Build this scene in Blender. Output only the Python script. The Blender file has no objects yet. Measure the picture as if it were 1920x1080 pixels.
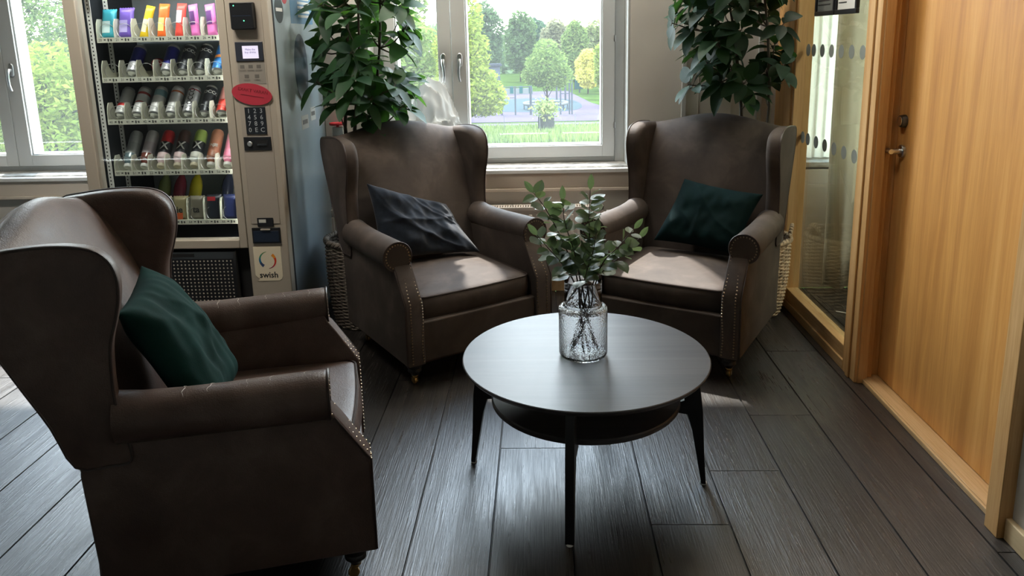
import bpy, math, random
from mathutils import Vector as V, Matrix, noise, Quaternion
PI=math.pi
sc=bpy.context.scene; C=sc.collection
RN=random.Random(11)

# ------------------------------------------------------------------ helpers
def lin(c):
    return tuple(((x/255)/12.92 if x/255<=.04045 else ((x/255+.055)/1.055)**2.4) for x in c)
class MB:
    def __init__(s): s.v=[]; s.f=[]; s.m=[]; s.M=Matrix.Identity(4); s.mi=0
    def add(s,vs,fs,m=None):
        b=len(s.v); M=s.M
        s.v+= [tuple(M@V(p)) for p in vs]
        s.f+= [tuple(b+i for i in f) for f in fs]
        s.m+= [s.mi if m is None else m]*len(fs)
    def box(s,x0,x1,y0,y1,z0,z1,m=None):
        s.add([(x0,y0,z0),(x1,y0,z0),(x1,y1,z0),(x0,y1,z0),(x0,y0,z1),(x1,y0,z1),(x1,y1,z1),(x0,y1,z1)],
              [(0,3,2,1),(4,5,6,7),(0,1,5,4),(1,2,6,5),(2,3,7,6),(3,0,4,7)],m)
    def rings(s,rs,m=None,cap=True,closed=True):
        n=len(rs[0]); vs=[p for r in rs for p in r]; fs=[]
        for i in range(len(rs)-1):
            for j in range(n if closed else n-1):
                k=(j+1)%n; fs.append((i*n+j,i*n+k,(i+1)*n+k,(i+1)*n+j))
        if cap and closed: fs.append(tuple(range(n-1,-1,-1))); fs.append(tuple((len(rs)-1)*n+j for j in range(n)))
        s.add(vs,fs,m)
    def lathe(s,prof,n=32,c=(0,0,0),m=None,cap=True):
        s.rings([[(c[0]+r*math.cos(2*PI*j/n),c[1]+r*math.sin(2*PI*j/n),c[2]+z) for j in range(n)] for r,z in prof],m,cap)
    def tube(s,pts,r,n=8,m=None,cap=True,closed=False):
        pts=[V(p) for p in pts]; rs=[]; N=len(pts); up=None
        for i,p in enumerate(pts):
            if closed: t=pts[(i+1)%N]-pts[i-1]
            else: t=pts[min(i+1,N-1)]-pts[max(i-1,0)]
            if t.length<1e-9: t=V((0,0,1))
            t.normalize()
            if up is None: up=t.orthogonal().normalized()
            up=(up-t*up.dot(t))
            up=up.normalized() if up.length>1e-6 else t.orthogonal().normalized()
            b=t.cross(up); rr=r[i] if isinstance(r,(list,tuple)) else r
            rs.append([p+(up*math.cos(2*PI*j/n)+b*math.sin(2*PI*j/n))*rr for j in range(n)])
        if closed: rs.append(rs[0]); cap=False
        s.rings(rs,m,cap)
    def prism(s,poly,a0,a1,ax='x',ra=0,rb=0,seg=4,m=None):
        """extrude closed 2D poly along an axis with rounded rims ra (at a0) and rb (at a1)"""
        n=len(poly); ar=sum(poly[i][0]*poly[(i+1)%n][1]-poly[(i+1)%n][0]*poly[i][1] for i in range(n))
        sg=1 if ar>0 else -1; nor=[]
        for i in range(n):
            t=V((poly[(i+1)%n][0]-poly[i-1][0],poly[(i+1)%n][1]-poly[i-1][1])); t.normalize() if t.length>1e-9 else None
            nor.append(V((-t.y,t.x))*sg)
        def ring(a,d):
            o=[]
            for (p,q),nn in zip(poly,nor):
                u,w=p+nn.x*d,q+nn.y*d
                o.append({'x':(a,u,w),'y':(u,a,w),'z':(u,w,a)}[ax])
            return o
        rs=[]; sa=1 if a1>a0 else -1
        if ra>0:
            rs=[ring(a0+sa*ra*(1-math.cos(PI/2*k/seg)),ra*(1-math.sin(PI/2*k/seg))) for k in range(seg)]+[ring(a0+sa*ra,0)]
        else: rs=[ring(a0,0)]
        if rb>0: rs+=[ring(a1-sa*rb*(1-math.sin(PI/2*k/seg)),rb*(1-math.cos(PI/2*k/seg))) for k in range(seg+1)]
        else: rs.append(ring(a1,0))
        s.rings(rs,m)
    def grid(s,fn,nu,nv,m=None,closeu=False):
        vs=[fn(i/nu,j/nv) for i in range(nu+(0 if closeu else 1)) for j in range(nv+1)]
        fs=[]; k=nu if closeu else nu+1
        for i in range(nu):
            for j in range(nv):
                a=i*(nv+1)+j; b=((i+1)%k)*(nv+1)+j
                fs.append((a,b,b+1,a+1))
        s.add(vs,fs,m)
    def sphere(s,c,r,nu=10,nv=6,m=None):
        r=r if isinstance(r,(tuple,list)) else (r,r,r)
        s.rings([[(c[0]+r[0]*math.sin(PI*(i+.02)/(nv+.04))*math.cos(2*PI*j/nu),c[1]+r[1]*math.sin(PI*(i+.02)/(nv+.04))*math.sin(2*PI*j/nu),c[2]+r[2]*math.cos(PI*i/nv)) for j in range(nu)] for i in range(nv+1)],m)
    def build(s,name,mats,parent=None,smooth=35,bevel=0,seg=3,loc=None,flipfix=True):
        me=bpy.data.meshes.new(name); me.from_pydata(s.v,[],s.f)
        if not isinstance(mats,(list,tuple)): mats=[mats]
        for m in mats: me.materials.append(m)
        me.polygons.foreach_set('material_index',s.m)
        if flipfix:
            import bmesh
            b=bmesh.new(); b.from_mesh(me); bmesh.ops.recalc_face_normals(b,faces=b.faces); b.to_mesh(me); b.free()
        if smooth:
            me.polygons.foreach_set('use_smooth',[True]*len(me.polygons))
            me.set_sharp_from_angle(angle=math.radians(smooth))
        me.update()
        o=bpy.data.objects.new(name,me); C.objects.link(o)
        if parent is not None: o.parent=parent
        if loc: o.location=loc
        if bevel:
            b=o.modifiers.new('bevel','BEVEL'); b.width=bevel; b.segments=seg; b.limit_method='ANGLE'; b.angle_limit=math.radians(35)
        return o
def tag(o,label=None,cat=None,group=None,kind=None):
    if label: o['label']=label
    if cat: o['category']=cat
    if group: o['group']=group
    if kind: o['kind']=kind
    return o
def thing(name,label,cat,loc=(0,0,0),rz=0,group=None,M=None):
    o=bpy.data.objects.new(name,None); C.objects.link(o); o.empty_display_size=.1
    if M is not None: o.matrix_world=M
    else: o.location=loc; o.rotation_euler=(0,0,rz)
    return tag(o,label,cat,group)
def struct(o): o['kind']='structure'; return o
def copy_tree(o,parent=None):
    c=o.copy(); C.objects.link(c); c.parent=parent
    for ch in list(o.children): copy_tree(ch,c)
    return c
def catmull(pts,per=4,closed=True):
    n=len(pts); out=[]
    rng=range(n) if closed else range(n-1)
    for i in rng:
        g=(lambda k: pts[k%n]) if closed else (lambda k: pts[min(max(k,0),n-1)])
        p0,p1,p2,p3=[V(g(i+d)) for d in (-1,0,1,2)]
        for k in range(per):
            t=k/per
            out.append(tuple(.5*((2*p1)+(p2-p0)*t+(2*p0-5*p1+4*p2-p3)*t*t+(3*p1-p0-3*p2+p3)*t**3)))
    if not closed: out.append(tuple(pts[-1]))
    return out
_deps=None
def text2d(s,size,bold=0,align='CENTER',sx=1.0):
    cu=bpy.data.curves.new('lettering','FONT'); cu.body=s; cu.size=size; cu.align_x=align; cu.align_y='CENTER'; cu.offset=bold; cu.resolution_u=2
    o=bpy.data.objects.new('lettering',cu); C.objects.link(o)
    bpy.context.view_layer.update()
    d=bpy.context.evaluated_depsgraph_get(); me=bpy.data.meshes.new_from_object(o.evaluated_get(d))
    vs=[(v.co.x*sx,v.co.y) for v in me.vertices]; fs=[tuple(p.vertices) for p in me.polygons]
    bpy.data.objects.remove(o); bpy.data.curves.remove(cu); bpy.data.meshes.remove(me)
    return vs,fs

# ------------------------------------------------------------------ materials
def nt(name):
    m=bpy.data.materials.new(name); m.use_nodes=True; t=m.node_tree; t.nodes.clear()
    return m,t
def N(t,typ,**kw):
    n=t.nodes.new(typ)
    for k,v in kw.items():
        if k.startswith('i_'):
            key=k[2:].replace('_',' ')
            n.inputs[key].default_value=v
        else: setattr(n,k,v)
    return n
def L(t,a,b): t.links.new(a,b)
def rgba(c): return (c[0],c[1],c[2],1)
def ramp(t,fac,cols):
    r=t.nodes.new('ShaderNodeValToRGB'); e=r.color_ramp.elements
    e[0].position=cols[0][0]; e[0].color=rgba(cols[0][1]); e[1].position=cols[-1][0]; e[1].color=rgba(cols[-1][1])
    for p,c in cols[1:-1]:
        x=e.new(p); x.color=rgba(c)
    L(t,fac,r.inputs[0]); return r.outputs[0]
def coords(t,scale=(1,1,1),kind='Object'):
    tc=t.nodes.new('ShaderNodeTexCoord'); mp=t.nodes.new('ShaderNodeMapping'); mp.inputs['Scale'].default_value=scale
    L(t,tc.outputs[kind],mp.inputs[0]); return mp.outputs[0]
def noise_(t,vec,scale,detail=3,rough=.55,dist=0):
    n=t.nodes.new('ShaderNodeTexNoise'); n.inputs['Scale'].default_value=scale; n.inputs['Detail'].default_value=detail
    n.inputs['Roughness'].default_value=rough; n.inputs['Distortion'].default_value=dist; L(t,vec,n.inputs['Vector']); return n.outputs[0]
def bump(t,h,strength,dist=.01):
    b=t.nodes.new('ShaderNodeBump'); b.inputs['Strength'].default_value=strength; b.inputs['Distance'].default_value=dist; L(t,h,b.inputs['Height']); return b.outputs[0]
def P(name,col,rough=.5,metal=0,spec=.5,ns=0,na=.12,bs=0,bstr=.2,coat=0,sheen=0,emis=None,es=0,scale=(1,1,1),bd=.002):
    m,t=nt(name); p=t.nodes.new('ShaderNodeBsdfPrincipled'); o=t.nodes.new('ShaderNodeOutputMaterial'); L(t,p.outputs[0],o.inputs[0])
    p.inputs['Base Color'].default_value=rgba(col); p.inputs['Roughness'].default_value=rough; p.inputs['Metallic'].default_value=metal
    p.inputs['Specular IOR Level'].default_value=spec; p.inputs['Coat Weight'].default_value=coat; p.inputs['Sheen Weight'].default_value=sheen
    v=coords(t,scale)
    if ns:
        n=noise_(t,v,ns,4); a=tuple(c*(1-na*2) for c in col); b=tuple(min(1,c*(1+na*2)) for c in col)
        L(t,ramp(t,n,[(.3,a),(.7,b)]),p.inputs['Base Color'])
    if bs: L(t,bump(t,noise_(t,v,bs,3),bstr,bd),p.inputs['Normal'])
    if emis: p.inputs['Emission Color'].default_value=rgba(emis); p.inputs['Emission Strength'].default_value=es
    m['p']=p.name; return m
def leather_mat():
    m,t=nt('brown_leather'); p=N(t,'ShaderNodeBsdfPrincipled'); o=N(t,'ShaderNodeOutputMaterial'); L(t,p.outputs[0],o.inputs[0])
    v=coords(t); n1=noise_(t,v,6,5,.6,.4); n2=noise_(t,v,60,3)
    L(t,ramp(t,n1,[(.25,(.050,.030,.024)),(.5,(.078,.050,.040)),(.75,(.125,.088,.072))]),p.inputs['Base Color'])
    L(t,ramp(t,n1,[(.3,(.38,)*3),(.7,(.56,)*3)]),p.inputs['Roughness'])
    vo=t.nodes.new('ShaderNodeTexVoronoi'); vo.inputs['Scale'].default_value=260; L(t,v,vo.inputs['Vector'])
    ad=N(t,'ShaderNodeMath',operation='ADD'); L(t,vo.outputs[0],ad.inputs[0]); 
    mu=N(t,'ShaderNodeMath',operation='MULTIPLY'); L(t,noise_(t,v,14,4),mu.inputs[0]); mu.inputs[1].default_value=6; L(t,mu.outputs[0],ad.inputs[1])
    L(t,bump(t,ad.outputs[0],.35,.0012),p.inputs['Normal'])
    p.inputs['Specular IOR Level'].default_value=.4
    return m
def wood_mat(name,c0,c1,c2,axis='z',rough=.42,grain=1.0,scale=1.0):
    m,t=nt(name); p=N(t,'ShaderNodeBsdfPrincipled'); o=N(t,'ShaderNodeOutputMaterial'); L(t,p.outputs[0],o.inputs[0])
    lo=.55*scale; hi=9*scale
    s={'z':(hi,hi,lo),'y':(hi,lo,hi),'x':(lo,hi,hi)}[axis]
    s2={'z':(70,70,3),'y':(70,3,70),'x':(3,70,70)}[axis]
    v=coords(t,s); n=noise_(t,v,1.3,5,.6,.6)
    n2=noise_(t,coords(t,s2),2.2,3,.6)
    mx=N(t,'ShaderNodeMath',operation='MULTIPLY_ADD'); L(t,n2,mx.inputs[0]); mx.inputs[1].default_value=.35*grain; L(t,n,mx.inputs[2])
    L(t,ramp(t,mx.outputs[0],[(.45,c0),(.65,c1),(.85,c2)]),p.inputs['Base Color'])
    p.inputs['Roughness'].default_value=rough; p.inputs['Specular IOR Level'].default_value=.28 if 'oak' in name else .5
    L(t,bump(t,n2,.12,.002),p.inputs['Normal'])
    return m
def floor_mat():
    m,t=nt('dark_wood_plank'); p=N(t,'ShaderNodeBsdfPrincipled'); o=N(t,'ShaderNodeOutputMaterial'); L(t,p.outputs[0],o.inputs[0])
    geo=N(t,'ShaderNodeNewGeometry'); tc=N(t,'ShaderNodeTexCoord')
    # per plank offset of the grain
    mu=N(t,'ShaderNodeMath',operation='MULTIPLY'); L(t,geo.outputs['Random Per Island'],mu.inputs[0]); mu.inputs[1].default_value=37
    cb=N(t,'ShaderNodeCombineXYZ'); L(t,mu.outputs[0],cb.inputs[0]); L(t,mu.outputs[0],cb.inputs[1]); 
    va=N(t,'ShaderNodeVectorMath',operation='ADD'); L(t,tc.outputs['Object'],va.inputs[0]); L(t,cb.outputs[0],va.inputs[1])
    def mp(s):
        q=N(t,'ShaderNodeMapping'); q.inputs['Scale'].default_value=s; L(t,va.outputs[0],q.inputs[0]); return q.outputs[0]
    big=noise_(t,mp((6,.7,1)),1.5,3,.5,.5)
    rings=N(t,'ShaderNodeMath',operation='MULTIPLY'); L(t,big,rings.inputs[0]); rings.inputs[1].default_value=26
    sn=N(t,'ShaderNodeMath',operation='SINE'); L(t,rings.outputs[0],sn.inputs[0])
    fine=noise_(t,mp((110,3.0,1)),1.6,4,.65)
    mix=N(t,'ShaderNodeMath',operation='MULTIPLY_ADD'); L(t,sn.outputs[0],mix.inputs[0]); mix.inputs[1].default_value=.10; L(t,fine,mix.inputs[2])
    rr=N(t,'ShaderNodeMath',operation='MULTIPLY_ADD'); L(t,geo.outputs['Random Per Island'],rr.inputs[0]); rr.inputs[1].default_value=.16; L(t,mix.outputs[0],rr.inputs[2])
    L(t,ramp(t,rr.outputs[0],[(.35,(.006,.0052,.0047)),(.55,(.015,.0128,.0115)),(.8,(.042,.037,.034))]),p.inputs['Base Color'])
    L(t,ramp(t,mix.outputs[0],[(.3,(.42,)*3),(.7,(.27,)*3)]),p.inputs['Roughness'])
    L(t,bump(t,mix.outputs[0],.5,.003),p.inputs['Normal'])
    p.inputs['Specular IOR Level'].default_value=.9
    return m
def leaf_mat(name,c0,c1,trans=.35,rough=.4,tcol=None,spec=.5):
    m,t=nt(name); p=N(t,'ShaderNodeBsdfPrincipled'); o=N(t,'ShaderNodeOutputMaterial')
    geo=N(t,'ShaderNodeNewGeometry'); col=ramp(t,geo.outputs['Random Per Island'],[(0,c0),(1,c1)])
    L(t,col,p.inputs['Base Color']); p.inputs['Roughness'].default_value=rough; p.inputs['Specular IOR Level'].default_value=spec
    tr=N(t,'ShaderNodeBsdfTranslucent')
    if tcol: tr.inputs[0].default_value=rgba(tcol)
    else: L(t,col,tr.inputs[0])
    mx=N(t,'ShaderNodeMixShader'); mx.inputs[0].default_value=trans; L(t,p.outputs[0],mx.inputs[1]); L(t,tr.outputs[0],mx.inputs[2]); L(t,mx.outputs[0],o.inputs[0])
    return m
def pane_mat(name,veil=.03,tint=(1,1,1),ior=1.45,refl=1.0):
    m,t=nt(name); o=N(t,'ShaderNodeOutputMaterial'); fr=N(t,'ShaderNodeFresnel'); fr.inputs[0].default_value=ior
    ge=N(t,'ShaderNodeNewGeometry'); im=N(t,'ShaderNodeMath',operation='MULTIPLY_ADD'); L(t,ge.outputs['Backfacing'],im.inputs[0]); im.inputs[1].default_value=1/ior-ior; im.inputs[2].default_value=ior; L(t,im.outputs[0],fr.inputs[0])
    tr=N(t,'ShaderNodeBsdfTransparent'); tr.inputs[0].default_value=rgba(tint); gl=N(t,'ShaderNodeBsdfGlossy'); gl.inputs['Roughness'].default_value=.02
    mu=N(t,'ShaderNodeMath',operation='MULTIPLY'); mu.inputs[1].default_value=refl; L(t,fr.outputs[0],mu.inputs[0])
    mx=N(t,'ShaderNodeMixShader'); L(t,mu.outputs[0],mx.inputs[0]); L(t,tr.outputs[0],mx.inputs[1]); L(t,gl.outputs[0],mx.inputs[2])
    haze=N(t,'ShaderNodeBsdfTranslucent'); haze.inputs[0].default_value=(.9,.95,1,1)  # translucent share mixed into the glass to imitate glare and haze
    m2=N(t,'ShaderNodeMixShader'); m2.inputs[0].default_value=veil; L(t,mx.outputs[0],m2.inputs[1]); L(t,haze.outputs[0],m2.inputs[2]); L(t,m2.outputs[0],o.inputs[0])
    return m
M={}
M['leather']=leather_mat()
M['piping']=P('dark_piping',(.035,.022,.018),.45)
M['brass']=P('brass',(.45,.30,.12),.32,1)
M['nail']=P('antique_nail',(.42,.33,.22),.3,1)
M['darkwood']=P('dark_turned_wood',(.012,.010,.010),.35)
M['floor']=floor_mat()
M['gap']=P('dark_gap',(.006,.006,.006),.6)
M['oak']=wood_mat('oak_veneer',(.50,.225,.060),(.66,.33,.095),(.77,.43,.15),'z',.42,.6)
M['oakf']=wood_mat('oak_frame',(.42,.22,.075),(.56,.32,.125),(.68,.43,.20),'z',.45,1.1)
M['oaky']=wood_mat('oak_rail',(.33,.19,.075),(.48,.30,.13),(.62,.42,.22),'y',.4,1.3)
M['oaklight']=wood_mat('pale_oak_skirting',(.50,.36,.19),(.60,.45,.26),(.66,.52,.33),'y',.4,.6)
M['wall']=P('painted_wall',(.60,.57,.52),.85,ns=3,na=.02,bs=180,bstr=.08)
M['wallw']=P('white_painted_wall',(.66,.65,.63),.85,bs=180,bstr=.1)
M['ceil']=P('ceiling_paint',(.75,.75,.74),.9)
M['frame']=P('window_white_paint',(.52,.53,.52),.45)
M['sill']=P('grey_stone_sill',(.42,.41,.38),.35,ns=22,na=.22)
M['sillw']=P('white_sill_board',(.75,.75,.73),.4)
M['apron']=P('beige_apron_board',(.66,.57,.48),.6)
M['chrome']=P('brushed_steel',(.66,.67,.68),.3,1)
M['chromed']=P('dark_steel',(.12,.13,.14),.3,1)
M['rad']=P('radiator_enamel',(.80,.74,.68),.4)
M['black']=P('black_plastic',(.012,.013,.016),.35)
M['blackm']=P('black_matt',(.008,.008,.009),.7)
M['white']=P('white_plastic',(.72,.72,.68),.45)
M['mdoor']=P('taupe_metal_door',(.44,.39,.32),.42,.05,bs=0)
M['mdoor2']=P('taupe_panel',(.40,.355,.30),.4,.05)
M['mside']=P('blue_grey_steel',(.34,.42,.46),.34,.25)
M['minner']=P('machine_inner_grey',(.32,.36,.38),.5)
M['mdark']=P('machine_inner_dark',(.02,.025,.032),.5)
M['wicker']=P('grey_wicker',(.15,.125,.10),.7,ns=45,na=.3,bs=150,bstr=.4)
M['wicker2']=P('tan_wicker',(.42,.31,.20),.7,ns=45,na=.3,bs=150,bstr=.4)
M['soil']=P('dark_soil',(.02,.015,.01),.9)
M['pot']=P('dark_pot',(.03,.03,.035),.5)
M['leafL']=leaf_mat('plant_leaf_left',(.010,.034,.020),(.022,.062,.026),.16,.52,(.12,.34,.04),spec=.3)
M['leafR']=leaf_mat('plant_leaf_right',(.007,.026,.017),(.016,.048,.024),.10,.55,(.10,.30,.04),spec=.3)
M['stem']=P('plant_stem',(.06,.045,.03),.7)
M['euc']=leaf_mat('eucalyptus_leaf',(.05,.085,.055),(.12,.17,.105),.22,.45,(.24,.34,.12))
M['eucst']=P('eucalyptus_stem',(.05,.03,.02),.6)
M['green']=P('green_velvet',(.003,.024,.021),.85,spec=.12,ns=8,na=.12,bs=300,bstr=.2)
M['green2']=P('dark_green_velvet',(.002,.013,.014),.85,spec=.12,ns=8,na=.12,bs=300,bstr=.2)
M['navy']=P('navy_denim',(.012,.018,.030),.85,spec=.15,sheen=.25,ns=30,na=.2,bs=400,bstr=.3)
M['cloth']=leaf_mat('white_cloth',(.60,.62,.62),(.60,.62,.62),.25,.95,(.7,.72,.72),spec=.1)
M['tabtop']=wood_mat('black_stained_table_top',(.020,.018,.020),(.034,.030,.032),(.052,.047,.050),'x',.46,.6)
M['tableg']=P('black_stained_legs',(.008,.008,.010),.35,bs=60,bstr=.1)
M['pane']=pane_mat('window_glass',.014)
M['pane2']=pane_mat('partition_glass',.0,(.86,.90,.86),refl=1.0)
M['mpane']=pane_mat('machine_glass',.0,(.93,.96,.97),refl=.7)
M['curtain']=leaf_mat('beige_curtain',(.62,.59,.50),(.62,.59,.50),.35,.9,(.74,.70,.58))
M['red']=P('red_enamel',(.50,.03,.04),.4)
M['dot']=P('frosted_dot',(.24,.27,.25),.6)
M['paper']=P('paper',(.62,.62,.58),.8)
M['ink']=P('ink',(.02,.02,.02),.7)

# ------------------------------------------------------------------ camera
cam=bpy.data.cameras.new('camera'); co=bpy.data.objects.new('camera',cam); C.objects.link(co); sc.camera=co
pitch,yaw,roll=0.214597472,-0.0386690569,-0.0230921671
f=V((math.sin(yaw)*math.cos(pitch),math.cos(yaw)*math.cos(pitch),-math.sin(pitch)))
r=V((math.cos(yaw),-math.sin(yaw),0)); u=r.cross(f)
cr,sr=math.cos(roll),math.sin(roll); r2=cr*r+sr*u; u2=-sr*r+cr*u
co.matrix_world=Matrix(((r2.x,u2.x,-f.x,0),(r2.y,u2.y,-f.y,0),(r2.z,u2.z,-f.z,1.5),(0,0,0,1)))
cam.sensor_width=36; cam.lens=1436.37/1920*36; cam.shift_y=-(540-386)/1920; cam.clip_end=1000; cam.clip_start=.02

# ------------------------------------------------------------------ room shell
WY=4.45                                   # inner face of the window wall
CEIL=3.25
def plank_floor():
    mb=MB(); rg=random.Random(5)
    W=.2475; x=.0815-W*42
    known={-3:[1.2],-2:[3.9],-1:[2.612],0:[1.1],1:[2.15],2:[2.455],3:[2.86],4:[1.5],5:[2.02]}   # some end joints read from the photo
    k=-42
    while x<4.2:
        x1=min(x+W,4.2); off=rg.uniform(0,2.0); y=-3.0-off
        if k in known: y=known[k][0]-2.0*4
        while y<WY:
            y0=max(y,-3.0); y1=min(y+2.0,WY)
            if y1>y0+.01:
                g=.0016; c=.0018
                a,b_,d,e=x+g,x1-g,y0+g*.6,y1-g*.6
                mb.add([(a,d,-.006),(b_,d,-.006),(b_,e,-.006),(a,e,-.006),(a+c,d+c*.6,0),(b_-c,d+c*.6,0),(b_-c,e-c*.6,0),(a+c,e-c*.6,0)],
                       [(4,5,6,7),(0,1,5,4),(1,2,6,5),(2,3,7,6),(3,0,4,7)],0)
            y+=2.0
        x+=W; k+=1
    mb.box(-10.2,4.2,-3.05,WY,-.05,-.0055,1)
    return struct(mb.build('floor',[M['floor'],M['gap']],smooth=0))
plank_floor()
mb=MB(); mb.box(-10.2,4.3,-3.2,WY+.5,CEIL,CEIL+.1); struct(mb.build('ceiling',M['ceil'],smooth=0))
WIN=[(-8.91,-7.40),(-6.27,-4.76),(-3.63,-2.12),(-.989,.517),(1.47,2.9)]; WZ0,WZ1=.729,3.0
mb=MB(); xs=-10.2
for a,b in WIN:
    mb.box(xs,a,WY,WY+.42,0,CEIL); mb.box(a,b,WY,WY+.42,0,WZ0-.01); mb.box(a,b,WY,WY+.42,WZ1,CEIL); xs=b
mb.box(xs,4.3,WY,WY+.42,0,CEIL)
struct(mb.build('wall_front',M['wall'],smooth=0))
mb=MB(); mb.box(-10.3,-10.2,-3.2,WY,0,CEIL); struct(mb.build('wall_left',M['wallw'],smooth=0))
mb=MB(); mb.box(-10.3,4.3,-3.2,-3.1,0,CEIL); struct(mb.build('wall_rear',P('rear_wall_bounce_cut',(.16,.15,.14),.9),smooth=0))  # unseen wall, coloured dark to cut bounce light on the nearest chair
mb=MB(); mb.box(1.392,1.52,-3.1,2.09,0,CEIL); mb.box(1.392,1.52,2.09,3.28,2.12,CEIL); mb.box(1.392,1.52,3.28,4.13,2.35,CEIL)
struct(mb.build('wall_right',M['wallw'],smooth=0))
mb=MB(); mb.box(4.2,4.3,-3.1,WY,0,CEIL); mb.box(1.52,4.2,1.4,1.5,0,CEIL); struct(mb.build('wall_far',M['wallw'],smooth=0))
# skirtings
mb=MB(); mb.box(1.372,1.392,-3.1,2.083,0,.07); struct(mb.build('baseboard_right',M['oaklight'],bevel=.003))
mb=MB(); mb.box(-10.2,1.33,WY-.014,WY,0,.07); struct(mb.build('baseboard_window',M['oaky'],bevel=.003))
# window ledge band (white nosing + beige apron board)
mb=MB()
mb.box(-10.2,1.33,4.405,WY+.002,.729,.752,0); mb.box(-10.2,1.33,4.42,WY,.640,.729,1); mb.box(-10.2,1.33,4.412,WY,.621,.640,1)
struct(mb.build('trim_1',[M['sillw'],M['apron']],bevel=.003))
# white vertical pipe casings in the corner
mb=MB(); mb.box(.812,.836,4.425,WY,.752,CEIL,0); mb.box(1.235,1.262,4.425,WY,.0,CEIL,0); mb.box(.836,1.235,4.440,WY,.752,CEIL,1); mb.box(.905,.909,4.437,4.44,.752,CEIL,1); mb.box(1.09,1.094,4.437,4.44,.752,CEIL,1)
struct(mb.build('trim_2',[M['frame'],M['wall']],bevel=.002))

DY=.09
def handle_part(x,z,par,flip=1):
    mb=MB(); y=4.494+DY
    mb.prism(catmull([(x-.014,z+.03),(x,z+.042),(x+.014,z+.03),(x+.016,z),(x+.012,z-.035),(x-.012,z-.035),(x-.016,z)],4),y-.012,y,'y',ra=.006)
    mb.tube([(x,y-.012,z),(x,y-.035,z)],.008,10)
    pts=[(x,y-.03,z+.004),(x,y-.04,z-.02),(x-.004*flip,y-.038,z-.05),(x-.005*flip,y-.034,z-.09),(x,y-.03,z-.125)]
    mb.tube(catmull(pts,4,False),[.009]*4+[.0085]*4+[.008]*4+[.007]*5,10)
    return mb.build('window_handle',M['chrome'],par)
def window(n,x0,x1,mull):
    """outer casing + two sashes, mull = centre of the meeting stiles"""
    root=MB()
    root.box(x0,x1,4.452,4.83,.731,.762,1)
    root.box(x0,x0+.012,4.452,4.83,.762,WZ1,0); root.box(x1-.012,x1,4.452,4.83,.762,WZ1,0); root.box(x0,x1,4.452,4.83,WZ1-.012,WZ1,0)
    y0,y1=4.595,4.72
    root.box(x0+.012,x0+.070,y0+.01,y1,.762,WZ1-.012,0); root.box(x1-.070,x1-.012,y0+.01,y1,.762,WZ1-.012,0)
    root.box(x0+.070,x1-.070,y0+.018,y1,.762,.793,0); root.box(x0+.070,x1-.070,y0+.01,y1,WZ1-.06,WZ1-.012,0)
    w=struct(root.build('window_%d'%n,[M['frame'],M['sill']],bevel=.003))
    for a,b in ((x0+.072,mull-.002),(mull+.002,x1-.072)):
        mb=MB(); z0,z1=.797,WZ1-.065; st=.072; bt=.068; il=.072; ir=.072
        if a>x0+.1: il=.084
        for (p,q,r_,t_) in ((a,a+il,z0,z1),(b-ir,b,z0,z1),(a+il,b-ir,z0,z0+bt),(a+il,b-ir,z1-st,z1)): mb.box(p,q,4.585,4.635,r_,t_)
        for (p,q,r_,t_) in ((a+il,a+il+.008,z0+bt,z1-st),(b-ir-.008,b-ir,z0+bt,z1-st),(a+il,b-ir,z0+bt,z0+bt+.006),(a+il,b-ir,z1-st-.008,z1-st)): mb.box(p,q,4.60,4.70,r_,t_)
        mb.build('sash',M['frame'],w,bevel=.002)
        g=MB(); g.box(a+il+.004,b-ir-.004,4.646,4.650,z0+bt+.003,z1-st-.004); g.build('pane',M['pane'],w,smooth=0)
    handle_part(mull-.048,1.385,w,-1); handle_part(mull+.048,1.385,w,1)
    if n==2:
        for z in (.985,1.49):
            mb=MB(); mb.tube([(x1-.071,4.582,z-.018),(x1-.071,4.582,z+.018)],.006,8); mb.box(x1-.080,x1-.064,4.578,4.59,z-.006,z+.006); mb.build('hinge',M['chrome'],w)
    return w
window(1,*WIN[2],-3.225); window(2,*WIN[3],-.514); window(3,*WIN[4],2.2); window(5,*WIN[1],-5.79); window(6,*WIN[0],-8.43)

# radiator under the window
rad=thing('radiator','white panel radiator with a slotted top grille under the window between the two armchairs','radiator',(-.5,4.33,0))
mb=MB(); mb.box(-.75,.86,4.335-4.33,4.345-4.33,.26,.525); mb.box(-.75,.86,.06,.07,.26,.525)
for i in range(40):
    x=-.73+i*.04; mb.box(x,x+.018,-.003,.006,.29,.50)
mb.build('panel',M['rad'],rad,bevel=.002)
mb=MB(); mb.box(-.76,.86,-.002,.012,.525,.545); mb.box(-.76,.86,.065,.08,.525,.545); mb.box(.85,.86,-.002,.08,.26,.545); mb.box(-.76,-.75,-.002,.08,.26,.545)
for i in range(108): mb.box(-.755+i*.015,-.7475+i*.015,.01,.068,.536,.543)
mb.build('grille',M['rad'],rad)
mb=MB(); mb.M=Matrix.Translation((.90,.035,.495))@Matrix.Rotation(PI/2,4,'Y'); mb.lathe([(.012,-.045),(.012,-.02),(.021,-.02),(.021,.0),(.019,.002),(.019,.055),(.015,.06)],20); mb.build('thermostat_valve',M['white'],rad)
for x in (-.5,.6):
    mb=MB(); mb.box(x,x+.03,.07,.12,.28,.5); mb.build('bracket',M['rad'],rad)

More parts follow.
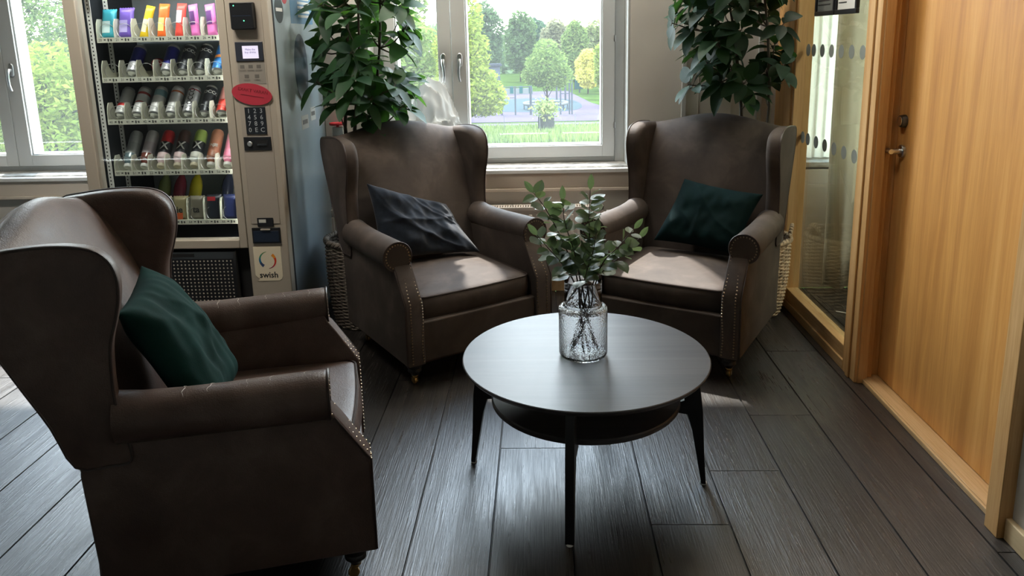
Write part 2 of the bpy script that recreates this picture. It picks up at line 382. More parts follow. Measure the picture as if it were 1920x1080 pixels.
# ------------------------------------------------------------------ right wall: partition, door
mb=MB()
mb.box(1.352,1.43,3.285,4.13,0.0,.046,0); mb.box(1.36,1.425,3.285,4.13,.046,.11,0)
mb.box(1.345,1.43,4.13,4.45,0,CEIL,1); mb.box(1.335,1.352,4.15,4.19,0,CEIL,1)
mb.box(1.352,1.43,3.285,4.13,2.28,2.36,0)
mb.box(1.352,1.388,3.150,3.285,0,2.36,1); mb.box(1.344,1.352,3.20,3.235,0,2.36,1)
mb.box(1.388,1.52,3.192,3.285,0,2.36,1); mb.box(1.365,1.405,3.143,3.155,0,2.12,1); mb.box(1.40,1.43,3.158,3.192,0,2.12,1); mb.box(1.43,1.466,3.182,3.192,0,2.12,1)
mb.box(1.352,1.40,2.083,2.150,0,2.18,1); mb.box(1.40,1.52,2.083,2.165,0,2.12,1); mb.box(1.352,1.40,2.15,3.15,2.10,2.18,1); mb.box(1.40,1.52,2.165,3.19,2.09,2.12,1)
struct(mb.build('trim_3',[M['oaky'],M['oakf']],bevel=.003))
part=MB(); part.box(1.394,1.400,3.28,4.135,.10,2.29); gl=struct(part.build('window_4',M['pane2'],smooth=0))
# frosted marker dots on the partition glass
for zc,ys in ((1.409,[3.41,3.53,3.65,3.77,3.89,4.01,4.09]),(.955,[3.42,3.54,3.66,3.78,3.90,4.02,4.10])):
    for y in ys:
        mb=MB(); mb.M=Matrix.Translation((1.3928,y,zc))@Matrix.Rotation(PI/2,4,'Y'); mb.lathe([(.0,0),(.031,0),(.031,.001),(.0,.001)],28); mb.build('frosted_dot',M['dot'],gl,smooth=0)
door=MB(); door.box(1.466,1.506,2.172,3.187,.022,2.085); d=struct(door.build('door_1',M['oak'],bevel=.002))
mb=MB(); hy=3.128; hz=1.02
mb.M=Matrix.Translation((1.466,hy,hz))@Matrix.Rotation(-PI/2,4,'Y'); mb.lathe([(.027,0),(.027,.008),(.024,.011),(.011,.012),(.010,.05),(.010,.055)],28)
mb.M=Matrix.Identity(4); mb.tube([(1.416,hy-.012,hz),(1.416,hy+.06,hz)],.0105,16); mb.tube([(1.416,hy+.06,hz),(1.416,hy+.066,hz-.003),(1.418,hy+.092,hz-.006)],[.0105,.0088,.0085],14)
mb.build('door_handle',M['chrome'],d)
mb=MB(); mb.M=Matrix.Translation((1.466,hy+.0,1.142))@Matrix.Rotation(-PI/2,4,'Y'); mb.lathe([(.026,0),(.026,.010),(.023,.020),(.021,.021)],28,m=0); mb.lathe([(.019,.0205),(.019,.024),(.0,.025)],28,m=1); mb.build('lock_knob',[M['chromed'],M['chrome']],d)
mb=MB(); mb.box(1.386,1.50,2.15,3.182,0,.020); mb.box(1.394,1.462,2.15,3.182,.020,.024); struct(mb.build('trim_4',M['oaky'],bevel=.004))
# notice frames hanging on the glass
for k,(a,b) in enumerate(((3.73,3.985),(3.472,3.722))):
    t=thing('notice_frame',['black framed dark notice on the glass partition, next to the tall plant','black framed white notice with printed lines on the glass, nearer the door'][k],'notice',(1.388,(a+b)/2,1.575))
    w=(b-a)/2; mb=MB()
    for (p,q,r_,s_) in ((-w,w,0,.022),(-w,w,.338,.36),(-w,-w+.018,.022,.338),(w-.018,w,.022,.338)): mb.box(-.012,.004,p,q,r_,s_)
    mb.build('frame',M['black'],t,bevel=.002)
    mb=MB(); mb.box(-.004,.002,-w+.018,w-.018,.022,.338); mb.build('sheet',M['paper'] if k else P('grey_sheet',(.12,.13,.12),.6),t,smooth=0)
    mb=MB(); rg=random.Random(k)
    for i in range(14): mb.box(-.0050,-.0042,w-.03-rg.uniform(.08,.17),w-.03,.05+i*.02,.055+i*.02)
    mb.build('printed_lines',M['ink'],t,smooth=0)

# curtain and cable in the room behind the glass
mb=MB()
def cur(uu,vv):
    x=1.62+uu*1.25; a=.028*math.sin(uu*2*PI*9+.4*math.sin(uu*23)); return (x,4.30+a*(.5+.5*(1-vv))+.012*math.sin(uu*70+vv*3),.05+vv*2.35)
mb.grid(cur,180,10); o=mb.build('curtain',M['curtain'],flipfix=False); sol=o.modifiers.new('s','SOLIDIFY'); sol.thickness=.002
tag(o,'beige floor-length curtain hanging beside the window of the room behind the glass','curtain')
mb=MB()
mb.grid(lambda uu,vv:(1.45+uu*.26,4.385+.012*math.sin(uu*2*PI*5),.80+vv*2.15),60,6); o=mb.build('net_curtain',leaf_mat('sheer_net',(.8,.78,.68),(.8,.78,.68),.6,.9,(.85,.82,.70)),flipfix=False)
tag(o,'pale sheer net curtain against the window of the room behind the glass','curtain')
mb=MB(); pts=[(1.60,4.02,.006),(1.66,3.98,.006),(1.70,3.9,.006),(1.69,3.82,.006),(1.74,3.76,.006),(1.72,3.68,.006),(1.77,3.60,.006),(1.80,3.5,.006),(1.79,3.4,.006),(1.86,3.25,.006)]
mb.tube(catmull(pts,6,False),.004,6); tag(mb.build('cable',M['white']),'thin white cable lying on the floor behind the glass partition','cable')

# small red disc with white box on the wall
t=thing('wall_knob','round red disc above a small white box on the wall between vending machine and window','wall fitting',(-1.17,WY,1.03))
mb=MB(); mb.box(-.03,.035,-.07,0,-.055,-.005); mb.build('box',M['white'],t,bevel=.004)
mb=MB(); mb.M=Matrix.Translation((0,-.055,.0)); mb.lathe([(.008,-.01),(.008,.004),(.045,.006),(.048,.014),(.046,.020),(.038,.014),(.0,.013)],28); mb.build('disc',M['red'],t)

# ------------------------------------------------------------------ wing chair
def ytop(z):      # front surface of the arm panel (local y, grows to the back)
    if z>=.545: return .098
    if z>=.394: return .098*(z-.394)/.151
    return 0.0
def make_chair(label,group):
    root=thing('wing_chair',label,'armchair',(0,0,0),0,group)
    le=M['leather']
    # base frame: front rail, deck and rear
    mb=MB(); mb.box(-.298,.298,.012,.05,.112,.300); mb.box(-.298,.298,.05,.60,.20,.285); mb.box(-.345,.345,.60,.70,.112,.30)
    mb.box(-.345,.345,.03,.70,.100,.125)
    mb.build('base',le,root,bevel=.008)
    # arms
    for s in (-1,1):
        mb=MB()
        side=[(0,.112),(0,.394),(.03,.445),(.07,.51),(.098,.55),(.11,.585),(.2,.60),(.4,.598),(.57,.60),(.70,.56),(.712,.457),(.70,.17),(.70,.112)]
        mb.prism(side,s*.296,s*.384,'x',ra=.006,rb=.010,seg=3)
        # rolled arm, lofted towards the back
        rs=[]; prof=[(.0,.97),(.004,.99),(.012,1.0),(.05,1.0),(.15,.985),(.26,.965),(.36,.96),(.46,.985),(.52,1.03)]
        for (dy,k) in prof:
            y=.096+dy; cz=.588+(k-1)*.10; cx=s*(.361-.012*min(1,dy/.4)); rr=.066*(k if dy>.02 else k)
            ring=[]
            for j in range(28):
                a=2*PI*j/28; x=cx+rr*math.cos(a); z=cz+rr*math.sin(a)
                ring.append((x,y,z))
            rs.append(ring)
        mb.rings(rs)
        # welt where the side panel meets the roll and at the front edge
        arm=mb.build('arm',le,root)
        pw=MB(); pw.tube([(cx_,.097,z_) for cx_,z_ in [(s*.361+.066*math.cos(a),.588+.066*math.sin(a)) for a in [PI*2*i/36 for i in range(36)]]],.0035,6,closed=True)
        pw.tube([(s*.384,.0,z_) for z_ in (.12,.25,.394)]+[(s*.384,ytop(z_),z_) for z_ in (.44,.50,.53)],.003,6)
        pw.build('welt',M['piping'],arm)
        # nail heads
        nb=MB()
        path=[]
        for k in range(48): path.append((.305+.004*math.sin(k*.3),.125+.0135*k))
        inner=[(x,z) for x,z in path if z<.585]
        outer=[(.358,.125+.0135*k) for k in range(28)]
        outer=[(x if z<.42 else x-.010*min(1,(z-.42)/.08),z) for x,z in outer]
        circ=[(.361+.054*math.cos(a),.588+.054*math.sin(a)) for a in [math.radians(180-i*14.2) for i in range(0,18)]]
        for grp in (inner,outer,circ):
            nb=MB()
            for (x,z) in grp: nb.sphere((s*x,ytop(z)-.001,z),(.0042,.003,.0042),7,4)
            nb.build('nail_trim',M['nail'],arm)
    # seat cushion
    mb=MB(); ol=[]
    for cx,cy,a0 in ((.262,.585,0),(-.262,.585,90),(-.262,.078,180),(.262,.078,270)):
        for i in range(5):
            a=math.radians(a0+i*22.5); ol.append((cx+.030*math.cos(a),cy+.030*math.sin(a)))
    # refine straight runs so the front can bow
    o2=[]
    for i in range(len(ol)):
        p,q=ol[i],ol[(i+1)%len(ol)]; d=math.dist(p,q); n=max(1,int(d/.05))
        for k in range(n): o2.append((p[0]+(q[0]-p[0])*k/n,p[1]+(q[1]-p[1])*k/n))
    def bow(x,y,z): 
        fb=max(0,1-(y-.048)/.12); return (x,y-.022*fb*math.cos(x/.29*PI/2)*(0.4+.6*math.sin(max(0,min(1,(z-.29)/.12))*PI)),z)
    cx,cy=0,.33; rs=[]
    for ins,z in ((.03,.285),(.008,.29),(0,.300),(-.004,.345),(-.002,.385),(.003,.396),(.012,.403),(.03,.408),(.06,.415)):
        rs.append([bow(x+(cx-x)*ins/.29,y+(cy-y)*ins/.27,z) for x,y in o2])
    for k,zz in ((.4,.426),(.6,.433),(.8,.437),(.97,.438)): rs.append([(x*(1-k),cy+(y-cy)*(1-k),zz) for x,y in o2])
    mb.rings(rs); cu=mb.build('seat_cushion',le,root,smooth=60)
    pw=MB(); 
    for z,ins in ((.398,.001),(.292,.003)): pw.tube([bow(x+(cx-x)*ins/.29,y+(cy-y)*ins/.27,z) for x,y in o2],.0042,6,closed=True)
    pw.build('welt',M['piping'],cu)
    # back
    prof=[(.56,.36),(.585,.45),(.612,.55),(.645,.67),(.685,.79),(.725,.90),(.765,.99),(.795,1.04),(.825,1.068),(.860,1.075),(.890,1.055),(.905,1.01),(.900,.95),(.880,.88),(.840,.80),(.790,.69),(.753,.60),(.722,.50),(.708,.40),(.703,.25),(.700,.112),(.60,.112),(.57,.25)]
    prof=catmull(prof,2); rs=[]
    for i in range(25):
        uu=-1+2*i/24; x=.372*uu; cr_=.5+.5*math.cos(PI*uu); e=max(0,(abs(uu)-.9)/.1)
        ring=[]
        for (y,z) in prof:
            k=max(0,min(1,(z-.85)/.2)); z2=z-.040*k+.060*k*cr_**.8
            y2=y+(0 if y>.83 or z<.3 else -.022*math.cos(uu*PI/2)*math.sin(min(1,max(0,(z-.36)/.7))*PI))
            if e>0: yc=.80 if z>.8 else .68; y2=y2+(yc-y2)*.12*e
            ring.append((x,y2,z2))
        rs.append(ring)
    mb=MB(); mb.rings(rs); bk=mb.build('backrest',le,root,smooth=50)
    pw=MB(); pts=[]
    for i in range(25):
        uu=-1+2*i/24; cr_=.5+.5*math.cos(PI*uu); pts.append((.372*uu,.893,1.055-.04+.06*cr_**.8))
    pw.tube(pts,.004,6); pw.build('welt',M['piping'],bk)
    # wings
    wp=[(.600,.585),(.606,.66),(.605,.73),(.598,.80),(.580,.86),(.567,.915),(.566,.965),(.580,1.008),(.615,1.037),(.68,1.050),(.76,1.050),(.84,1.042),(.900,1.03),(.912,.98),(.885,.89),(.845,.80),(.80,.70),(.755,.60),(.715,.49),(.64,.482),(.590,.487),(.588,.53)]
    for s in (-1,1):
        mb=MB(); pl=catmull(wp,3); mb.prism(pl,s*.318,s*.390,'x',ra=.034,rb=.005,seg=6)
        w=mb.build('wing',le,root,smooth=50)
        pw=MB(); sel=[(s*.394,y,z) for y,z in pl if z>.5 and (y<.95)]
        pw.tube([(s*.388,y,z) for y,z in pl],.0042,6,closed=True); pw.build('welt',M['piping'],w)
    # legs
    for (x,y,fr) in ((-.325,.06,1),(.325,.06,1),(-.30,.655,0),(.30,.655,0)):
        mb=MB()
        if fr: mb.lathe([(.034,.105),(.034,.085),(.028,.080),(.031,.074),(.031,.066),(.023,.060),(.017,.050),(.015,.046),(.0,.046)],20,(x,y,0))
        else: mb.lathe([(.026,.105),(.022,.07),(.017,.048),(.0,.048)],16,(x,y,0))
        lg=mb.build('leg',M['darkwood'],root)
        c=MB(); c.lathe([(.0,.050),(.014,.048),(.015,.042),(.008,.038),(.006,.030)],14,(x,y,0))
        c.M=Matrix.Translation((x,y+.008,.017)); c.box(-.011,-.008,-.012,.008,-.006,.016); c.box(.008,.011,-.012,.008,-.006,.016)
        c.M=Matrix.Translation((x,y+.008,.0165))@Matrix.Rotation(PI/2,4,'Y'); c.lathe([(.0,-.007),(.014,-.007),(.0165,-.004),(.0165,.004),(.014,.007),(.0,.007)],20)
        c.build('castor',M['brass'],lg)
    return root
CH={'near':((-.574,2.24),math.atan2(.964,-.27)),'left':((-.272,3.30),math.atan2(.57,.82)),'right':((.514,3.322),math.atan2(-.49,.87))}
G='brown leather wing chairs around the round table'
c1=make_chair('nearest brown leather wing chair at left, seen from its side, shiny worn seat',G)
c2=copy_tree(c1); c2['label']='brown wing chair beside the vending machine, turned to the table, holding a crumpled navy cushion'
c3=copy_tree(c1); c3['label']='brown wing chair by the glass partition at right, holding a very dark green cushion'
for o,k in ((c1,'near'),(c2,'left'),(c3,'right')):
    o.location=(CH[k][0][0],CH[k][0][1],0); o.rotation_euler=(0,0,CH[k][1])
# this chair's seat cushion sits slightly askew, and its arms show pale cracks in the leather
for ch in c1.children:
    if ch.name.startswith('seat_cushion'): ch.rotation_euler=(0,0,math.radians(-4)); ch.location=(0,-.014,0)
M['crack']=P('worn_leather_crack',(.34,.29,.25),.6)
for arm,sx in zip([c for c in c1.children if c.name.startswith('arm')],(-1,1)):
    for i,yy in enumerate((.155,.235,.300,.385,.455)):
        mb=MB(); pts=[]
        for j in range(9):
            a=math.radians(90+sx*(38-j*7.5*(1+.15*(i%3)))); dy=yy-.096; kk=1-.04*min(1,dy/.25)
            cz=.588+(kk-1)*.10; cx=sx*(.361-.012*min(1,dy/.4)); rr=.066*kk+.0002
            pts.append((cx+rr*math.cos(a),yy+.003*math.sin(j*1.7+i)+.012*(j/8)*(i%2),cz+rr*math.sin(a)))
        mb.tube(pts,[.0004,.0009,.0013,.0014,.0012,.0013,.001,.0007,.0003],5); mb.build('leather_crack',M['crack'],arm)
def suede_mat():
    m,t=nt('matt_brown_suede'); p=N(t,'ShaderNodeBsdfPrincipled'); o=N(t,'ShaderNodeOutputMaterial'); L(t,p.outputs[0],o.inputs[0])
    v=coords(t); n1=noise_(t,v,5,5,.62,.5)
    L(t,ramp(t,n1,[(.25,(.036,.027,.023)),(.5,(.058,.044,.037)),(.75,(.098,.076,.064))]),p.inputs['Base Color'])
    p.inputs['Roughness'].default_value=.72; p.inputs['Specular IOR Level'].default_value=.35
    L(t,bump(t,noise_(t,v,90,4),.25,.001),p.inputs['Normal']); return m
suede=suede_mat()
for ch in list(c2.children_recursive)+list(c3.children_recursive):
    for sl in ch.material_slots:
        if sl.material==M['leather']: sl.link='OBJECT'; sl.material=suede
def chM(k): return Matrix.Translation((CH[k][0][0],CH[k][0][1],0))@Matrix.Rotation(CH[k][1],4,'Z')

# ------------------------------------------------------------------ cushions on the chairs
def pillow(name,label,k,tl,tr,bl,br,T,mat,seed,wr,group,front=(0,-1,.35),soft=.5):
    """corners given in chair space as (r, b, z); two sheets bulging either side of the quad"""
    Mx=chM(k); n=46; mb=MB(); fr=V(front).normalized(); TL,TR,BL,BR=[V(p) for p in (tl,tr,bl,br)]
    rg=random.Random(seed); fo=[(rg.uniform(0,PI),rg.uniform(1.2,3.6),rg.uniform(0,6),rg.uniform(.4,1)) for _ in range(4)]
    cen=(TL+TR+BL+BR)/4
    def sheet(sg):
        def fn(a,b):
            ua,vb=2*a-1,2*b-1
            # concave sides between the corners
            pu=ua*(1-.07*(1-vb*vb)); pv=vb*(1-.07*(1-ua*ua))
            A,B=(pu+1)/2,(pv+1)/2
            p=BL*(1-A)*(1-B)+BR*A*(1-B)+TL*(1-A)*B+TR*A*B
            h=T*((1-ua**4)*(1-vb**4))**.55*(1-.22*(ua*ua*vb*vb))
            env=((1-ua**2)*(1-vb**2))**.3 if abs(ua)<1 and abs(vb)<1 else 0
            w=0
            for an,fq,ph,am in fo:
                d=ua*math.cos(an)+vb*math.sin(an); e=-ua*math.sin(an)+vb*math.cos(an)
                w+=am*(1-abs(math.sin(fq*d+ph+.5*math.sin(1.7*e+ph))))**6
            nz=noise.noise(V((ua*1.6,vb*1.6,seed)))*1.3+noise.noise(V((ua*5,vb*2.5,seed+3)))*.5
            h=h*(1+.0)+wr*env*(w*.5+nz)
            q=p+fr*(sg*max(h if abs(ua)<.999 and abs(vb)<.999 else 0,0)*(1 if sg>0 else .5))
            q.z-=.0
            return tuple(q)
        return fn
    mb.grid(sheet(1),n,n); mb.grid(sheet(-1),n,n)
    # stitched edge seam as a thin lip
    o=mb.build(name,mat,None,smooth=180)
    import bmesh
    b=bmesh.new(); b.from_mesh(o.data); bmesh.ops.remove_doubles(b,verts=b.verts,dist=.0006); bmesh.ops.recalc_face_normals(b,faces=b.faces); b.to_mesh(o.data); b.free()
    base=V(cen); base.z=min(c.z for c in (TL,TR,BL,BR))
    o.data.transform(Matrix.Translation(-base)); o.matrix_world=Mx@Matrix.Translation(base)
    ss=o.modifiers.new('s','SUBSURF'); ss.levels=1; ss.render_levels=1
    return tag(o,label,'cushion',group)
GP='scatter cushions on the wing chairs'
pillow('cushion','green velvet cushion leaning upright in the nearest wing chair','near',(-.30,.60,.85),(.08,.62,.87),(-.29,.42,.475),(.10,.39,.475),.08,M['green'],3,.016,GP,(0,-.86,.5))
pillow('cushion','crumpled navy blue denim cushion slumped in the wing chair by the vending machine','left',(-.285,.60,.835),(.16,.62,.665),(-.285,.50,.455),(.245,.42,.435),.06,M['navy'],8,.036,GP,(0,-.9,.42))
pillow('cushion','very dark green velvet cushion in the wing chair by the glass partition','right',(-.085,.60,.785),(.318,.60,.735),(-.195,.46,.475),(.235,.44,.455),.07,M['green2'],14,.012,GP,(0,-.9,.42))

# ------------------------------------------------------------------ coffee table
TX,TY,TZ=.142,2.448,.445
tb=thing('coffee_table','round black-stained coffee table with four splayed legs and a lower round shelf','table',(TX,TY,0))
mb=MB(); mb.lathe([(0,TZ-.026),(.385,TZ-.026),(.409,TZ-.017),(.417,TZ-.006),(.417,TZ-.002),(.414,TZ),(0,TZ)],96); mb.build('table_top',M['tabtop'],tb,smooth=30)
mb=MB(); mb.lathe([(0,.285),(.318,.285),(.322,.289),(.322,.301),(.318,.305),(0,.305)],96); mb.build('lower_shelf',M['tabtop'],tb,smooth=30)
for k,a in enumerate((-10,80,170,260)):
    mb=MB(); mb.M=Matrix.Rotation(math.radians(a),4,'Z')
    # leg outline in the radial/vertical plane: foot splayed out, wide knee reaching in under the shelf
    pl=[(.397,.006),(.413,.006),(.404,.12),(.396,.27),(.384,.36),(.376,TZ-.026),(.27,TZ-.026),(.27,TZ-.04),(.325,TZ-.048),(.336,.36),(.334,.308),(.29,.286),(.29,.264),(.345,.258),(.362,.20)]
    mb.prism(pl,-.014,.014,'y',ra=.002,rb=.002,seg=2); lg=mb.build('leg',M['tableg'],tb,smooth=20)
    g=MB(); g.M=Matrix.Rotation(math.radians(a),4,'Z'); g.lathe([(.011,0),(.011,.007),(0,.007)],14,(.405,0,0)); g.build('felt_glide',M['white'],lg)

# ------------------------------------------------------------------ vase and eucalyptus
VX,VY=.136,2.447
m,t=nt('hammered_glass'); p=N(t,'ShaderNodeBsdfPrincipled'); o=N(t,'ShaderNodeOutputMaterial'); L(t,p.outputs[0],o.inputs[0])
p.inputs['Transmission Weight'].default_value=1; p.inputs['Roughness'].default_value=.02; p.inputs['IOR'].default_value=1.45; p.inputs['Base Color'].default_value=(.97,.98,.98,1)
vo=N(t,'ShaderNodeTexVoronoi'); vo.inputs['Scale'].default_value=210; L(t,coords(t,(1,1,1)),vo.inputs['Vector']); L(t,bump(t,vo.outputs[0],.4,.0014),p.inputs['Normal'])
M['hglass']=m
m,t=nt('clear_glass'); p=N(t,'ShaderNodeBsdfPrincipled'); o=N(t,'ShaderNodeOutputMaterial'); L(t,p.outputs[0],o.inputs[0])
p.inputs['Transmission Weight'].default_value=1; p.inputs['Roughness'].default_value=.01; p.inputs['IOR'].default_value=1.45; M['cglass']=m
vs=thing('vase','two-part clear glass vase with hammered body on the round table','vase',(VX,VY,TZ))
mb=MB()
mb.lathe([(0,0),(.070,0),(.078,.004),(.082,.014),(.082,.164),(.0805,.171),(.076,.1755),(.066,.179),(.0625,.186),
          (.0595,.186),(.062,.1745),(.073,.171),(.0775,.166),(.0785,.160),(.0785,.016),(.074,.009),(.066,.007),(0,.007)],56)
mb.build('body',M['hglass'],vs,smooth=60)
mb=MB(); mb.lathe([(.0625,.1862),(.0625,.262),(.061,.2650),(.0592,.262),(.0590,.1862)],56,cap=False); mb.build('neck',M['cglass'],vs,smooth=60)
GE='eucalyptus branches in the glass vase'
def leaf(mb,base,d,nrm,Ln,W,droop=.25,fold=.12,seg=5,pw=.85,m=None,tip=.0):
    d=V(d).normalized(); nrm=V(nrm); nrm=(nrm-d*nrm.dot(d)); nrm=nrm.normalized() if nrm.length>1e-4 else d.orthogonal().normalized()
    sd=d.cross(nrm); rows=[]
    for i in range(seg+1):
        t_=i/seg; c=V(base)+d*Ln*t_*(1-.12*droop*t_)-V((0,0,1))*Ln*droop*t_*t_*.6
        w=W*.5*max(0,math.sin(PI*min(1,(t_*.96+.02))**pw))**.75
        if i==seg: w=W*.02
        rows.append((c-sd*w+nrm*fold*w*2,c,c+sd*w+nrm*fold*w*2))
    vs=[p for r_ in rows for p in r_]; fs=[]
    for i in range(seg):
        a=i*3; fs+=[(a,a+1,a+4,a+3),(a+1,a+2,a+5,a+4)]
    mb.add(vs,fs,m)
def euc(label,pts,nl,seed,size=.05):
    rg=random.Random(seed); root=thing('eucalyptus_branch',label,'branch',(VX,VY,TZ+.01),0,GE)
    off=V((VX,VY,TZ+.01)); P_=[V(p)-off for p in catmull(pts,6,False)]
    mb=MB(); n=len(P_); mb.tube(P_,[.0034*(1-.7*i/n) for i in range(n)],7); mb.build('stem',M['eucst'],root)
    mb=MB(); s0=int(n*.47)
    for k in range(nl):
        i=min(n-2,int(s0+(n-1-s0)*k/nl)); p=P_[i]; d=(P_[i+1]-P_[i-1]).normalized()
        for q in (0,1):
            ph=k*1.57+q*PI+rg.uniform(-.5,.5); o_=d.orthogonal().normalized(); o_.rotate(Quaternion(d,ph))
            dd=(o_+d*rg.uniform(.2,.9)).normalized(); sz=size*rg.uniform(.75,1.2)*(1-.25*k/nl)
            leaf(mb,p+dd*.006,dd,V((rg.uniform(-.6,.6),rg.uniform(-.9,.2),1)),sz,sz*.82,rg.uniform(-.1,.4),rg.uniform(.02,.12),5,.8)
    leaf(mb,P_[-1],(P_[-1]-P_[-3]),V((0,-1,.3)),size*.8,size*.35,0,.1,5)
    mb.build('leaves',M['euc'],root,smooth=0,flipfix=False)
z0=TZ+.012
euc('eucalyptus branch standing tallest to the left in the glass vase',[(VX+.02,VY-.01,z0),(VX-.01,VY,z0+.15),(VX-.022,VY-.01,z0+.27),(VX-.07,VY-.02,z0+.40),(VX-.12,VY-.02,z0+.50),(VX-.16,VY-.01,z0+.555)],11,1,.060)
euc('eucalyptus branch with leaves closest above the vase rim',[(VX+.04,VY+.02,z0),(VX+.01,VY+.01,z0+.15),(VX-.01,VY-.02,z0+.26),(VX-.03,VY-.03,z0+.36),(VX-.06,VY-.03,z0+.46),(VX-.065,VY-.02,z0+.53)],12,2,.060)
euc('eucalyptus branch rising straight up in the glass vase',[(VX-.03,VY+.02,z0),(VX+.02,VY,z0+.15),(VX+.01,VY-.01,z0+.27),(VX+.02,VY-.02,z0+.40),(VX+.02,VY-.01,z0+.48),(VX+.025,VY,z0+.56)],14,3,.064)
euc('low eucalyptus branch leaning to the right over the vase rim',[(VX-.045,VY-.01,z0),(VX+.0,VY,z0+.15),(VX+.035,VY-.01,z0+.25),(VX+.07,VY-.03,z0+.33),(VX+.11,VY-.03,z0+.37),(VX+.165,VY-.03,z0+.435)],8,4,.054)
euc('thin eucalyptus branch reaching furthest right from the vase',[(VX-.04,VY+.01,z0),(VX+.03,VY+.01,z0+.16),(VX+.045,VY,z0+.25),(VX+.09,VY-.01,z0+.31),(VX+.14,VY-.01,z0+.345),(VX+.185,VY-.01,z0+.40)],5,5,.056)
euc('short dense eucalyptus branch at the middle of the bunch',[(VX+.0,VY-.03,z0),(VX-.01,VY-.01,z0+.15),(VX+.0,VY-.025,z0+.24),(VX+.01,VY-.05,z0+.30),(VX+.03,VY-.06,z0+.37),(VX+.04,VY-.06,z0+.43)],12,6,.062)
euc('eucalyptus branch drooping to the left over the vase rim',[(VX+.05,VY,z0),(VX+.0,VY,z0+.16),(VX-.03,VY-.01,z0+.25),(VX-.07,VY-.03,z0+.32),(VX-.11,VY-.04,z0+.37),(VX-.15,VY-.04,z0+.42)],9,9,.060)

# ------------------------------------------------------------------ baskets
def basket(label,x,y,r0,r1,h,mat,handle=False,seed=1):
    root=thing('basket',label,'basket',(x,y,0),0)
    mb=MB(); rows=int(h/.0095); nst=34
    for i in range(rows):
        z=.008+i*.0095; rr=r0+(r1-r0)*(z/h)**.8+.012*math.sin(PI*z/h)
        pts=[((rr+.0042*math.cos(nst*PI*j/68+PI*(i%2)))*math.cos(2*PI*j/68),(rr+.0042*math.cos(nst*PI*j/68+PI*(i%2)))*math.sin(2*PI*j/68),z) for j in range(68)]
        mb.tube(pts,.0052,5,closed=True)
    mb.lathe([(0,0.004),(r0-.002,0.004),(r0-.002,.012),(0,.012)],40)
    for j in range(nst):
        a=2*PI*(j+.0)/nst
        mb.tube([((r0+(r1-r0)*(q*h/h)**.8+.012*math.sin(PI*q))*math.cos(a),(r0+(r1-r0)*(q)**.8+.012*math.sin(PI*q))*math.sin(a),.01+q*(h-.01)) for q in (0,.25,.5,.75,1)],.0035,5)
    mb.build('woven_body',mat,root,smooth=60)
    mb=MB()
    for ph in (0,PI):
        mb.tube([((r1+.008*math.cos(24*2*PI*j/192+ph))*math.cos(2*PI*j/192),(r1+.008*math.cos(24*2*PI*j/192+ph))*math.sin(2*PI*j/192),h+.008*math.sin(24*2*PI*j/192+ph)) for j in range(192)],.009,6,closed=True)
    mb.build('braided_rim',mat,root,smooth=60)
    if handle:
        for a in (-.35,PI-.35):
            mb=MB()
            for ph in (0,PI):
                pts=[]
                for j in range(49):
                    q=j/48; an=a+(q-.5)*.62; rr=r1+.006; zz=h+.075*math.sin(PI*q)**.7; pts.append((rr*math.cos(an)+.006*math.cos(30*q+ph),rr*math.sin(an)+.006*math.cos(30*q+ph),zz+.006*math.sin(30*q+ph)))
                mb.tube(pts,.008,6)
            mb.build('handle',mat,root,smooth=60)
    return root
basket('large grey woven basket on the floor behind the chair by the vending machine',-.955,3.985,.175,.205,.47,M['wicker'])
basket('tan woven basket with loop handles behind the chair by the glass partition',1.137,4.085,.165,.205,.42,M['wicker2'],True)

